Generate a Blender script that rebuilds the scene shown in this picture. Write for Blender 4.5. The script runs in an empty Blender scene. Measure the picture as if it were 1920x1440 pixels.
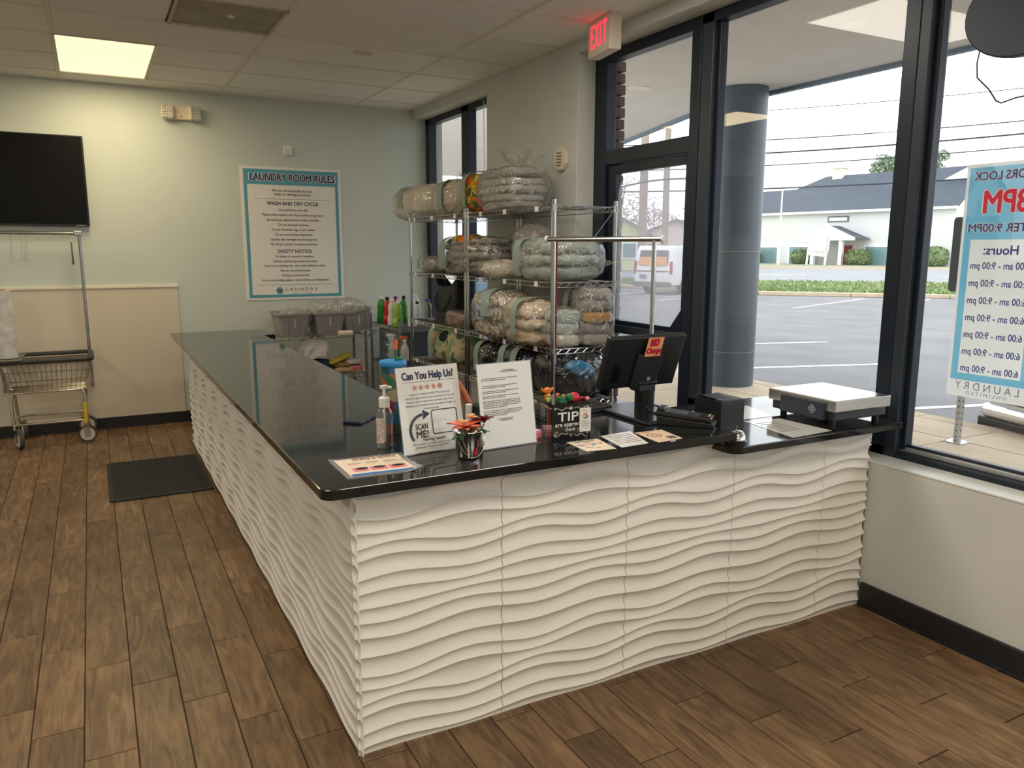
import bpy, bmesh, math, random
from mathutils import Vector, Matrix, noise, Euler

random.seed(7)
S = bpy.context.scene
COL = S.collection
R = math.radians
PI = math.pi

# ------------------------------------------------------------------ camera
CAM_POS = Vector((-0.6112, -2.1399, 1.5472))
YAW, PITCH, ROLL, FPX = 0.4901, -0.1710, 0.0021, 1465.3
cy_, sy_, cp_, sp_ = math.cos(YAW), math.sin(YAW), math.cos(PITCH), math.sin(PITCH)
fwd = Vector((sy_*cp_, cy_*cp_, sp_)); rt = Vector((cy_, -sy_, 0)); up = rt.cross(fwd)
r2 = rt*math.cos(ROLL)+up*math.sin(ROLL); u2 = -rt*math.sin(ROLL)+up*math.cos(ROLL)
cam_d = bpy.data.cameras.new('camera'); cam = bpy.data.objects.new('camera', cam_d); COL.objects.link(cam)
cam.matrix_world = Matrix(((r2.x, u2.x, -fwd.x, CAM_POS.x), (r2.y, u2.y, -fwd.y, CAM_POS.y), (r2.z, u2.z, -fwd.z, CAM_POS.z), (0, 0, 0, 1)))
cam_d.sensor_width = 36; cam_d.lens = FPX/1920*36; cam_d.clip_start = 0.02; cam_d.clip_end = 600
S.camera = cam

# ------------------------------------------------------------------ sky and exposure
SKY = 2.5
LAMP_W = 17.0
LAMP_COL = (1.0, 0.925, 0.83)
LAMP_WARM = (1.0, 0.82, 0.50)
w = bpy.data.worlds.new('overcast_sky'); S.world = w; w.use_nodes = True
bg = w.node_tree.nodes['Background']; bg.inputs[0].default_value = (0.94, 0.975, 1.0, 1); bg.inputs[1].default_value = SKY
S.view_settings.view_transform = 'Standard'; S.view_settings.look = 'None'; S.view_settings.gamma = 1
S.view_settings.use_curve_mapping = False; S.view_settings.exposure = 0.25
S.cycles.max_bounces = 10; S.cycles.transparent_max_bounces = 24; S.cycles.diffuse_bounces = 5
S.cycles.sample_clamp_indirect = 4.0

# ------------------------------------------------------------------ materials
MATS = {}
def rgb(c): return (c[0], c[1], c[2], 1)
def srgb(r, g, b):
    f = lambda u: (u/255/12.92 if u <= 10 else ((u/255+0.055)/1.055)**2.4)
    return (f(r), f(g), f(b))
def mat(name, col, rough=0.5, metal=0.0, var=0.0, scale=8.0, bump=0.0, bscale=40.0, spec=0.5, stretch=None, rnd=0.0, emit=None, es=1.0, alpha=None, coat=0.0):
    if name in MATS: return MATS[name]
    m = bpy.data.materials.new(name); m.use_nodes = True; MATS[name] = m
    nt = m.node_tree; b = nt.nodes['Principled BSDF']
    b.inputs['Base Color'].default_value = rgb(col); b.inputs['Roughness'].default_value = rough
    b.inputs['Metallic'].default_value = metal; b.inputs['Specular IOR Level'].default_value = spec
    if coat: b.inputs['Coat Weight'].default_value = coat; b.inputs['Coat Roughness'].default_value = 0.05
    if emit: b.inputs['Emission Color'].default_value = rgb(emit); b.inputs['Emission Strength'].default_value = es
    tc = None
    def coords():
        tcn = nt.nodes.new('ShaderNodeTexCoord'); out = tcn.outputs['Object']
        if stretch:
            mp = nt.nodes.new('ShaderNodeMapping'); mp.inputs['Scale'].default_value = stretch
            nt.links.new(out, mp.inputs[0]); out = mp.outputs[0]
        return out
    last = None
    if var > 0:
        tc = coords()
        n = nt.nodes.new('ShaderNodeTexNoise'); n.inputs['Scale'].default_value = scale; n.inputs['Detail'].default_value = 5
        nt.links.new(tc, n.inputs['Vector'])
        rp = nt.nodes.new('ShaderNodeValToRGB')
        rp.color_ramp.elements[0].position = 0.3; rp.color_ramp.elements[1].position = 0.7
        rp.color_ramp.elements[0].color = rgb([c*(1-var) for c in col]); rp.color_ramp.elements[1].color = rgb([min(1, c*(1+var)) for c in col])
        nt.links.new(n.outputs['Fac'], rp.inputs[0]); last = rp.outputs[0]
    if rnd > 0:
        oi = nt.nodes.new('ShaderNodeObjectInfo'); mr = nt.nodes.new('ShaderNodeMapRange')
        mr.inputs[3].default_value = 1-rnd; mr.inputs[4].default_value = 1+rnd
        nt.links.new(oi.outputs['Random'], mr.inputs[0])
        hs = nt.nodes.new('ShaderNodeHueSaturation'); hs.inputs['Color'].default_value = rgb(col)
        if last: nt.links.new(last, hs.inputs['Color'])
        nt.links.new(mr.outputs[0], hs.inputs['Value']); last = hs.outputs[0]
    if last: nt.links.new(last, b.inputs['Base Color'])
    if bump > 0:
        t2 = coords(); n2 = nt.nodes.new('ShaderNodeTexNoise'); n2.inputs['Scale'].default_value = bscale; n2.inputs['Detail'].default_value = 4
        nt.links.new(t2, n2.inputs['Vector']); bp = nt.nodes.new('ShaderNodeBump'); bp.inputs['Strength'].default_value = bump
        bp.inputs['Distance'].default_value = 0.01
        nt.links.new(n2.outputs['Fac'], bp.inputs['Height']); nt.links.new(bp.outputs[0], b.inputs['Normal'])
    return m
def film(name, tint=(1, 1, 1), base=0.08, edge=0.6, rough=0.08, haze=0.0, hazecol=(.8, .8, .8), bump=0.0, bscale=30, power=3.0, crease=0.0):
    """clear sheet: transparent + gloss by angle (+ diffuse haze)"""
    if name in MATS: return MATS[name]
    m = bpy.data.materials.new(name); m.use_nodes = True; MATS[name] = m
    nt = m.node_tree; nt.nodes.clear(); N = nt.nodes.new; Lk = nt.links.new
    out = N('ShaderNodeOutputMaterial'); tr = N('ShaderNodeBsdfTransparent'); tr.inputs[0].default_value = rgb(tint)
    gl = N('ShaderNodeBsdfGlossy'); gl.inputs['Roughness'].default_value = rough
    lw = N('ShaderNodeLayerWeight'); lw.inputs['Blend'].default_value = 0.5
    pw = N('ShaderNodeMath'); pw.operation = 'POWER'; pw.inputs[1].default_value = power; Lk(lw.outputs['Facing'], pw.inputs[0])
    mr = N('ShaderNodeMapRange'); mr.inputs[1].default_value = 0.0; mr.inputs[2].default_value = 1.0; mr.inputs[3].default_value = base; mr.inputs[4].default_value = edge
    Lk(pw.outputs[0], mr.inputs[0]); mx = N('ShaderNodeMixShader'); Lk(mr.outputs[0], mx.inputs[0]); Lk(tr.outputs[0], mx.inputs[1]); Lk(gl.outputs[0], mx.inputs[2])
    last = mx.outputs[0]
    if haze > 0:
        df = N('ShaderNodeBsdfDiffuse'); df.inputs[0].default_value = rgb(hazecol); tl = N('ShaderNodeBsdfTranslucent'); tl.inputs[0].default_value = rgb(hazecol)
        m2 = N('ShaderNodeMixShader'); m2.inputs[0].default_value = 0.5; Lk(df.outputs[0], m2.inputs[1]); Lk(tl.outputs[0], m2.inputs[2])
        m3 = N('ShaderNodeMixShader'); m3.inputs[0].default_value = haze; Lk(last, m3.inputs[1]); Lk(m2.outputs[0], m3.inputs[2]); last = m3.outputs[0]
    if bump > 0:
        tcn = N('ShaderNodeTexCoord'); nz = N('ShaderNodeTexNoise'); nz.inputs['Scale'].default_value = bscale; nz.inputs['Detail'].default_value = 3
        nz.inputs['Distortion'].default_value = 1.2
        Lk(tcn.outputs['Object'], nz.inputs['Vector']); bp = N('ShaderNodeBump'); bp.inputs['Strength'].default_value = bump; bp.inputs['Distance'].default_value = 0.02
        Lk(nz.outputs['Fac'], bp.inputs['Height']); Lk(bp.outputs[0], gl.inputs['Normal']); Lk(bp.outputs[0], lw.inputs['Normal'])
        if crease > 0:      # creases in the film scatter light along thin lines
            sb = N('ShaderNodeMath'); sb.operation = 'SUBTRACT'; sb.inputs[1].default_value = .5; Lk(nz.outputs['Fac'], sb.inputs[0])
            ab = N('ShaderNodeMath'); ab.operation = 'ABSOLUTE'; Lk(sb.outputs[0], ab.inputs[0])
            cr = N('ShaderNodeMapRange'); cr.inputs[1].default_value = .0; cr.inputs[2].default_value = .022; cr.inputs[3].default_value = crease; cr.inputs[4].default_value = haze
            Lk(ab.outputs[0], cr.inputs[0]); Lk(cr.outputs[0], m3.inputs[0]); Lk(ab.outputs[0], bp.inputs['Height'])
    Lk(last, out.inputs[0]); return m

# ------------------------------------------------------------------ mesh builder
class MB:
    def __init__(s): s.v = []; s.f = []; s.m = []
    def add(s, vs, fs, M=None, mi=0):
        o = len(s.v)
        s.v += [tuple(M @ Vector(p)) if M else tuple(p) for p in vs]
        s.f += [tuple(i+o for i in f) for f in fs]; s.m += [mi]*len(fs); return s
    def box(s, x0, x1, y0, y1, z0, z1, M=None, mi=0):
        return s.add([(x0, y0, z0), (x1, y0, z0), (x1, y1, z0), (x0, y1, z0), (x0, y0, z1), (x1, y0, z1), (x1, y1, z1), (x0, y1, z1)],
                     [(3, 2, 1, 0), (4, 5, 6, 7), (0, 1, 5, 4), (1, 2, 6, 5), (2, 3, 7, 6), (3, 0, 4, 7)], M, mi)
    def cyl(s, p0, p1, r0, r1=None, n=12, caps=True, M=None, mi=0):
        p0 = Vector(p0); p1 = Vector(p1); r1 = r0 if r1 is None else r1
        d = (p1-p0).normalized(); a = Vector((0, 0, 1)) if abs(d.z) < .9 else Vector((1, 0, 0))
        x = d.cross(a).normalized(); y = d.cross(x)
        vs = []; fs = []
        for k in range(n):
            t = 2*PI*k/n; c = x*math.cos(t)-y*math.sin(t); vs += [p0+c*r0, p1+c*r1]
        for k in range(n):
            j = (k+1) % n; fs.append((2*k, 2*j, 2*j+1, 2*k+1))
        if caps: fs += [tuple(2*k for k in range(n))[::-1], tuple(2*k+1 for k in range(n))]
        return s.add(vs, fs, M, mi)
    def tube(s, pts, r, n=8, M=None, mi=0, closed=False):
        pts = [Vector(p) for p in pts]; vs = []; fs = []; prev = None; L = len(pts)
        for i, p in enumerate(pts):
            if closed: d = (pts[(i+1) % L]-pts[i-1]).normalized()
            else: d = (pts[min(i+1, L-1)]-pts[max(i-1, 0)]).normalized()
            if prev is None:
                a = Vector((0, 0, 1)) if abs(d.z) < .9 else Vector((1, 0, 0)); x = d.cross(a).normalized()
            else:
                x = (prev-d*prev.dot(d)).normalized()
            prev = x; y = d.cross(x); rr = r[i] if isinstance(r, (list, tuple)) else r
            for k in range(n):
                t = 2*PI*k/n; vs.append(p+x*(math.cos(t)*rr)+y*(math.sin(t)*rr))
        for i in range(L if closed else L-1):
            i2 = (i+1) % L
            for k in range(n):
                j = (k+1) % n; fs.append((i*n+k, i*n+j, i2*n+j, i2*n+k))
        if not closed: fs += [tuple(range(n))[::-1], tuple((L-1)*n+k for k in range(n))]
        return s.add(vs, fs, M, mi)
    def lathe(s, prof, n=24, M=None, mi=0):
        vs = []; fs = []
        for (r, z) in prof:
            for k in range(n): t = 2*PI*k/n; vs.append((r*math.cos(t), r*math.sin(t), z))
        for i in range(len(prof)-1):
            for k in range(n):
                j = (k+1) % n; fs.append((i*n+k, i*n+j, (i+1)*n+j, (i+1)*n+k))
        if prof[0][0] > 1e-5: fs.append(tuple(range(n))[::-1])
        if prof[-1][0] > 1e-5: fs.append(tuple((len(prof)-1)*n+k for k in range(n)))
        return s.add(vs, fs, M, mi)
    def prism(s, poly, z0, z1, M=None, mi=0):
        n = len(poly); vs = [(x, y, z0) for x, y in poly]+[(x, y, z1) for x, y in poly]
        fs = [tuple(range(n))[::-1], tuple(range(n, 2*n))]+[(k, (k+1) % n, n+(k+1) % n, n+k) for k in range(n)]
        return s.add(vs, fs, M, mi)
    def grid(s, nu, nv, fn, M=None, mi=0, wrapu=False):
        vs = [fn(i/nu, j/nv) for j in range(nv+1) for i in range(nu if wrapu else nu+1)]; W = nu if wrapu else nu+1; fs = []
        for j in range(nv):
            for i in range(nu):
                i2 = (i+1) % W if wrapu else i+1
                fs.append((j*W+i, j*W+i2, (j+1)*W+i2, (j+1)*W+i))
        return s.add(vs, fs, M, mi)
    def sq(s, a, b, c, e1=.5, e2=.5, nu=28, nv=14, amp=0, fr=3, seed=0, M=None, mi=0, ridged=False, squash=None):
        """superellipsoid with noise"""
        def sp(x, e): return math.copysign(abs(x)**e, x)
        def fn(u, v):
            th = -PI+2*PI*u; ph = -PI/2+PI*(0.004+0.992*v)
            x = a*sp(math.cos(ph), e1)*sp(math.cos(th), e2); y = b*sp(math.cos(ph), e1)*sp(math.sin(th), e2); z = c*sp(math.sin(ph), e1)
            p = Vector((x, y, z))
            if amp:
                q = p*fr+Vector((seed*7.3, seed*3.1, seed*1.7)); k = noise.noise(q)+.5*noise.noise(q*2.3)
                if ridged: k = (0.5-abs(noise.noise(q)))*1.2+.5*(.4-abs(noise.noise(q*2.1)))
                d = Vector((x/a/a, y/b/b, z/c/c)); d.normalize(); p += d*(k*amp)
            if squash: p = squash(p)
            return p
        return s.grid(nu, nv, fn, M, mi, wrapu=True)
    def build(s, name, m=None, parent=None, bevel=0, smooth=None, label=None, seg=2, cat=None, group=None, kind=None):
        me = bpy.data.meshes.new(name); me.from_pydata(s.v, [], s.f)
        ms = m if isinstance(m, (list, tuple)) else [m]
        for k in ms: me.materials.append(k)
        if len(ms) > 1: me.polygons.foreach_set('material_index', s.m)
        bm = bmesh.new(); bm.from_mesh(me)
        if bevel:
            bmesh.ops.recalc_face_normals(bm, faces=bm.faces)
            es = [e for e in bm.edges if len(e.link_faces) == 2 and e.calc_face_angle(0) > R(35)]
            bmesh.ops.bevel(bm, geom=es, offset=bevel, segments=seg, affect='EDGES', clamp_overlap=True, profile=.5)
        bm.to_mesh(me); bm.free()
        if smooth:
            me.polygons.foreach_set('use_smooth', [True]*len(me.polygons)); me.set_sharp_from_angle(angle=R(smooth))
        o = bpy.data.objects.new(name, me); COL.objects.link(o)
        if parent: o.parent = parent
        if label: o['label'] = label
        if cat: o['category'] = cat
        if group: o['group'] = group
        if kind: o['kind'] = kind
        return o
def thing(name, label, cat, loc=(0, 0, 0), rz=0, group=None, rot=None):
    o = bpy.data.objects.new(name, None); COL.objects.link(o); o.location = loc
    o.rotation_euler = rot if rot else (0, 0, rz); o.empty_display_size = .05
    o['label'] = label; o['category'] = cat
    if group: o['group'] = group
    return o
def struct(o): o['kind'] = 'structure'; return o
def sempty(name, loc=(0, 0, 0)):
    o = bpy.data.objects.new(name, None); COL.objects.link(o); o.location = loc; o['kind'] = 'structure'; return o
def copy_tree(o, parent=None, loc=None, rz=None, label=None):
    c = o.copy(); COL.objects.link(c); c.parent = parent
    if loc: c.location = loc
    if rz is not None: c.rotation_euler = (0, 0, rz)
    if label: c['label'] = label
    for ch in list(o.children): copy_tree(ch, c)
    return c
def T(x, y, z): return Matrix.Translation((x, y, z))
def RX(a): return Matrix.Rotation(a, 4, 'X')
def RY(a): return Matrix.Rotation(a, 4, 'Y')
def RZ(a): return Matrix.Rotation(a, 4, 'Z')
def rrect(x0, x1, y0, y1, r, n=6, corners=(1, 1, 1, 1)):
    out = []
    for (cx, cy, a0, on) in ((x1-r, y1-r, 0, corners[0]), (x0+r, y1-r, 90, corners[1]), (x0+r, y0+r, 180, corners[2]), (x1-r, y0+r, 270, corners[3])):
        if on:
            for k in range(n+1): a = R(a0+90*k/n); out.append((cx+r*math.cos(a), cy+r*math.sin(a)))
        else:
            out.append((cx+(r if a0 in (0, 270) else -r), cy+(r if a0 in (0, 90) else -r)))
    return out
_tc = {}
def text_geo(s, size, align='CENTER', bold=0.0):
    key = (s, size, align, bold)
    if key in _tc: return _tc[key]
    c = bpy.data.curves.new('lettering_source', 'FONT'); c.body = s; c.size = size; c.align_x = align; c.align_y = 'CENTER'
    c.offset = bold*size; c.resolution_u = 3 if size > .02 else 2
    o = bpy.data.objects.new('lettering_source', c); COL.objects.link(o)
    dg = bpy.context.evaluated_depsgraph_get(); me = o.evaluated_get(dg).to_mesh()
    r = ([tuple(v.co) for v in me.vertices], [tuple(p.vertices) for p in me.polygons])
    o.evaluated_get(dg).to_mesh_clear(); bpy.data.objects.remove(o); bpy.data.curves.remove(c); _tc[key] = r
    return r
def txt(mb, s, size, x, y, M, align='CENTER', bold=0.0, sx=1.0, mi=0, width=None):
    """flat lettering; bold thickens the strokes by overlaid shifted copies"""
    vs, fs = text_geo(s, size, align, 0)
    if width and vs:
        w_ = max(v[0] for v in vs)-min(v[0] for v in vs)
        if w_ > 0: sx = width/w_
    b = bold*size*2.2
    for k, (dx, dy) in enumerate(((0, 0), (b, 0), (-b, 0), (0, b), (0, -b), (b*.7, b*.7), (-b*.7, b*.7), (b*.7, -b*.7), (-b*.7, -b*.7)) if b else ((0, 0),)):
        mb.add([(v[0]*sx+dx, v[1]+dy, 0) for v in vs], fs, M @ T(x, y, k*2e-5), mi)
# frame matrices: XY drawing plane -> facing -Y / facing -X
FACE_NY = Matrix(((1, 0, 0, 0), (0, 0, -1, 0), (0, 1, 0, 0), (0, 0, 0, 1)))
FACE_NX = Matrix(((0, 0, -1, 0), (-1, 0, 0, 0), (0, 1, 0, 0), (0, 0, 0, 1)))
FACE_PX = Matrix(((0, 0, 1, 0), (1, 0, 0, 0), (0, 1, 0, 0), (0, 0, 0, 1)))

# common materials
M_WALL = mat('wall_paint_pale_blue', srgb(204, 211, 203), .75, var=.03, scale=2, bump=.05, bscale=120)
M_WALLG = mat('wall_paint_light_grey', srgb(208, 209, 203), .75, var=.04, scale=3, bump=.05, bscale=120)
M_PANELW = mat('cream_wallboard', srgb(214, 204, 184), .5, var=.03, scale=3, bump=.05, bscale=200)
M_CEIL = mat('ceiling_tile_white', srgb(246, 243, 237), .9, var=.02, scale=6, bump=.25, bscale=220, rnd=.03)
M_GRID = mat('ceiling_grid_white', srgb(232, 226, 216), .6)
M_BASE = mat('black_vinyl_base', (.012, .013, .016), .5, bump=.05)
M_ALU = mat('dark_bronze_aluminium', (.010, .017, .032), .38, metal=.2, bump=.03, bscale=8)
M_ALU2 = mat('dark_grey_aluminium', (.030, .040, .055), .4, metal=.2)
M_BLACK = mat('black_plastic', (.010, .011, .013), .38, bump=.05, bscale=300)
M_BLACK2 = mat('glossy_black', (.006, .006, .007), .12)
M_CHROME = mat('chrome_wire', (.62, .63, .64), .18, metal=1.0)
M_CHROMED = mat('dull_chrome', (.42, .42, .42), .3, metal=1.0, var=.15, scale=20)
M_WHITE = mat('white_plastic', srgb(232, 230, 224), .4)
M_PAPER = mat('white_paper', srgb(236, 232, 226), .6)
M_IVORY = mat('ivory_plastic', srgb(226, 214, 190), .45)
M_STEEL = mat('brushed_steel', (.62, .61, .58), .28, metal=1.0, var=.05, scale=60, stretch=(1, 20, 1))
M_GLASS = film('window_glass', (.975, .98, .98), .03, .9, .0, power=4.5)
M_CLEAR = film('clear_acrylic', (.97, .98, .98), .04, .8, .03)
M_WRAP = film('clear_plastic_wrap', (.97, .97, .96), .12, .85, .10, haze=.07, hazecol=(.97, .97, .95), bump=1.0, bscale=8, crease=.5)
M_WRAPH = film('milky_plastic_bag', (.95, .95, .94), .10, .8, .16, haze=.18, hazecol=(.92, .91, .88), bump=1.0, bscale=10, crease=.8)
M_WRAPD = film('clear_wrap_over_black', (.97, .97, .96), .10, .85, .10, haze=.02, hazecol=(.9, .9, .9), bump=1.0, bscale=7, crease=.12)
M_INK = mat('navy_ink', srgb(38, 42, 84), .6)
M_INKB = mat('black_ink', (.02, .02, .025), .6)
M_INKG = mat('grey_ink', srgb(96, 92, 96), .6)
M_TEAL = mat('teal_print', srgb(86, 160, 178), .5)
M_BLUE = mat('sign_blue_print', srgb(92, 166, 196), .5)
M_SAGE = mat('sage_paper_strap', srgb(142, 158, 152), .6)
M_WIRE = mat('zinc_wire', (.36, .37, .38), .35, metal=.9)
# ================================================================== FLOOR
def wood_mat():
    m = bpy.data.materials.new('wood_look_tile'); m.use_nodes = True; nt = m.node_tree; b = nt.nodes['Principled BSDF']; N = nt.nodes.new; Lk = nt.links.new
    tc = N('ShaderNodeTexCoord'); oi = N('ShaderNodeObjectInfo'); ge = N('ShaderNodeNewGeometry')
    ad = N('ShaderNodeMath'); ad.operation = 'ADD'; Lk(oi.outputs['Random'], ad.inputs[0]); Lk(ge.outputs['Random Per Island'], ad.inputs[1])
    fr = N('ShaderNodeMath'); fr.operation = 'FRACT'; Lk(ad.outputs[0], fr.inputs[0])
    mul = N('ShaderNodeMath'); mul.operation = 'MULTIPLY'; mul.inputs[1].default_value = 37.0; Lk(fr.outputs[0], mul.inputs[0])
    cb = N('ShaderNodeCombineXYZ'); Lk(mul.outputs[0], cb.inputs[0]); Lk(mul.outputs[0], cb.inputs[2])
    va = N('ShaderNodeVectorMath'); va.operation = 'ADD'; Lk(tc.outputs['Object'], va.inputs[0]); Lk(cb.outputs[0], va.inputs[1])
    mp = N('ShaderNodeMapping'); mp.inputs['Scale'].default_value = (13, 1.7, 13); Lk(va.outputs[0], mp.inputs[0])
    n1 = N('ShaderNodeTexNoise'); n1.inputs['Scale'].default_value = 2.0; n1.inputs['Detail'].default_value = 7; n1.inputs['Distortion'].default_value = 1.6; Lk(mp.outputs[0], n1.inputs['Vector'])
    n2 = N('ShaderNodeTexNoise'); n2.inputs['Scale'].default_value = 11; n2.inputs['Detail'].default_value = 4; Lk(mp.outputs[0], n2.inputs['Vector'])
    n3 = N('ShaderNodeTexNoise'); n3.inputs['Scale'].default_value = 4; n3.inputs['Detail'].default_value = 3; Lk(va.outputs[0], n3.inputs['Vector'])
    r = N('ShaderNodeValToRGB'); e = r.color_ramp.elements
    e[0].position = .28; e[0].color = rgb(srgb(92, 68, 48)); e[1].position = .75; e[1].color = rgb(srgb(150, 121, 86))
    k = e.new(.5); k.color = rgb(srgb(121, 94, 66)); Lk(n1.outputs['Fac'], r.inputs[0])
    mx = N('ShaderNodeMix'); mx.data_type = 'RGBA'; mx.blend_type = 'MULTIPLY'; mx.inputs[0].default_value = .30
    Lk(r.outputs[0], mx.inputs[6]); Lk(n2.outputs['Fac'], mx.inputs[7])
    mx2 = N('ShaderNodeMix'); mx2.data_type = 'RGBA'; mx2.blend_type = 'OVERLAY'; mx2.inputs[0].default_value = .45
    Lk(mx.outputs[2], mx2.inputs[6]); Lk(n3.outputs['Fac'], mx2.inputs[7])
    hs = N('ShaderNodeHueSaturation'); Lk(mx2.outputs[2], hs.inputs['Color'])
    mr = N('ShaderNodeMapRange'); mr.inputs[3].default_value = .78; mr.inputs[4].default_value = 1.18; Lk(fr.outputs[0], mr.inputs[0]); Lk(mr.outputs[0], hs.inputs['Value'])
    Lk(hs.outputs[0], b.inputs['Base Color']); b.inputs['Roughness'].default_value = .42; b.inputs['Specular IOR Level'].default_value = .45
    bp = N('ShaderNodeBump'); bp.inputs['Strength'].default_value = .35; bp.inputs['Distance'].default_value = .004; Lk(n1.outputs['Fac'], bp.inputs['Height']); Lk(bp.outputs[0], b.inputs['Normal'])
    return m
M_WOOD = wood_mat()
M_GROUT = mat('dark_grout', srgb(40, 30, 24), .9)
RX0, RX1, RY0, RY1, CZ = -5.6, 2.285, -6.4, 5.38, 2.88
floor = struct(MB().box(RX0, 2.60, RY0, RY1, -.10, -.004).build('floor', M_GROUT))
def plank_geo(mb, x, y, wx=.1470, ly=.5955, M=None):
    c = .0018; z = .0
    vs = [(x, y, -.004), (x+wx, y, -.004), (x+wx, y+ly, -.004), (x, y+ly, -.004), (x, y, z-c), (x+wx, y, z-c), (x+wx, y+ly, z-c), (x, y+ly, z-c),
          (x+c, y+c, z), (x+wx-c, y+c, z), (x+wx-c, y+ly-c, z), (x+c, y+ly-c, z)]
    mb.add(vs, [(0, 1, 5, 4), (1, 2, 6, 5), (2, 3, 7, 6), (3, 0, 4, 7), (4, 5, 9, 8), (5, 6, 10, 9), (6, 7, 11, 10), (7, 4, 8, 11), (8, 9, 10, 11)])
pm = MB(); plank_geo(pm, -.0735, -.29775); proto = pm.build('plank', M_WOOD, floor); proto_used = False
rest = MB()
def seen_spot(x, y):
    if y > 5.45 or x > 2.4: return False
    if y >= 0 and x > -.06: return False
    d = Vector((x, y, 0))-CAM_POS; cz = d.dot(fwd)
    if cz < .3: return False
    px = 960+FPX*d.dot(r2)/cz; py = 720-FPX*d.dot(u2)/cz
    return -110 < px < 2030 and py < 1530
cands = []
for c in range(-34, 23):
    x = -.746+.15*c; off = (.38-.2*c) % .6
    if x < RX0-.1 or x > 2.45: continue
    for k in range(-12, 10):
        y = off+.6*k
        if y+.6 < RY0 or y > RY1: continue
        cands.append((x, y))
vis = [p for p in cands if any(seen_spot(p[0]+a, p[1]+b) for a in (.01, .075, .14) for b in (.01, .3, .59))]
vset = set(vis)
for (x, y) in cands:
    y1 = min(y+.5955, RY1-.001); x1 = min(x+.1470, 2.52)
    if (x, y) in vset and y1-y > .59 and x1-x > .14:
        o = proto if not proto_used else proto.copy()
        if proto_used: COL.objects.link(o)
        proto_used = True; o.parent = floor; o.location = (x+.0735, y+.29775, 0)
    elif (x, y) in vset and y1-y > .03 and x1-x > .02:
        mb = MB(); plank_geo(mb, -(x1-x)/2, -(y1-y)/2, x1-x, y1-y); o = mb.build('plank', M_WOOD, floor); o.location = ((x+x1)/2, (y+y1)/2, 0)
    elif y1-y > .03 and x1-x > .02: plank_geo(rest, x, y, x1-x, y1-y)
rest.build('planks_out_of_view', M_WOOD, floor, kind='stuff')

# ================================================================== CEILING
ceil = struct(MB().box(RX0, 2.60, RY0, RY1, CZ+.03, CZ+.12).build('ceiling', M_GRID))
def ctile(x0, x1, y0, y1, m=M_CEIL, name='ceiling_tile', par=None, lip=.004):
    mb = MB(); w_, l_ = (x1-x0)/2-.011, (y1-y0)/2-.011
    mb.box(-w_, w_, -l_, l_, lip, .02); o = mb.build(name, m, par or ceil, bevel=.002, seg=1); o.location = ((x0+x1)/2, (y0+y1)/2, CZ); return o
GX = [-.105-.61*9+.61*i for i in range(14)]      # half-bay lines
YL = [5.38, 5.05]+[5.05-.605*k for k in range(1, 20)]
bays = [(-5.6, -4.375), (-4.375, -3.155), (-3.155, -1.935), (-1.935, -.715), (-.715, .505), (.505, 1.715), (1.715, 2.285)]
FIX = []                                             # (x0,x1,y0,y1)
FIX += [(-.715, -.105, 3.84, 5.05), (.505, 1.715, .815, 1.42)]
for (bx, by) in ((-.715, .20), (-3.155, 3.84), (-3.155, .21), (-.715, -2.815), (-3.155, -2.815), (-.715, -5.235), (-3.155, -5.235)): FIX.append((bx, bx+.61, by, by+1.21))
FIX.append((.505, 1.715, -2.21, -1.605)); FIX.append((.505, 1.715, -5.235, -4.63))
def hits(a, b): return a[0] < b[1]-.02 and a[1] > b[0]+.02 and a[2] < b[3]-.02 and a[3] > b[2]+.02
AC = (-.095, .505, 2.64, 3.25)
restc = MB(); gridm = MB()
for (x0, x1) in bays:
    for k in range(len(YL)-1):
        y1, y0 = YL[k], YL[k+1]
        if y1 <= RY0: continue
        y0 = max(y0, RY0); cell = (x0, x1, y0, y1)
        parts = [cell]
        for h in FIX+[AC]:
            nx = []
            for c in parts:
                if hits(c, h):
                    if h[0]-c[0] > .05: nx.append((c[0], h[0], c[2], c[3]))
                    if c[1]-h[1] > .05: nx.append((h[1], c[1], c[2], c[3]))
                else: nx.append(c)
            parts = nx
        for c in parts:
            if c[3] > 1.9 and c[1] > -2.2: ctile(*c)
            else: restc.box(c[0]+.011, c[1]-.011, c[2]+.011, c[3]-.011, CZ+.004, CZ+.02)
        segs = [(x0, x1)]
        for h in FIX+[AC]:
            if h[2]+.05 < y0 < h[3]-.05:
                segs = [q for a, b in segs for q in ((a, min(b, h[0])), (max(a, h[1]), b)) if q[1]-q[0] > .02]
        for a, b in segs: gridm.box(a, b, y0-.011, y0+.011, CZ, CZ+.006)
    gridm.box(x0-.011, x0+.011, RY0, RY1, CZ-.001, CZ+.03)
gridm.box(RX0, 2.285, RY1-.02, RY1, CZ-.002, CZ+.03); gridm.box(2.265, 2.285, RY0, RY1, CZ-.002, CZ+.03)
restc.build('tiles_out_of_view', M_CEIL, ceil, kind='stuff'); gridm.build('grid_runners', M_GRID, ceil)
M_DIFF = mat('lit_diffuser', (.8, .75, .6), .5, emit=(1.0, .80, .44), es=1.12)
names = {0: 'warm lit ceiling panel light above the wall television', 1: 'lit ceiling panel light over the counter till, mirrored in the window'}
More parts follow.
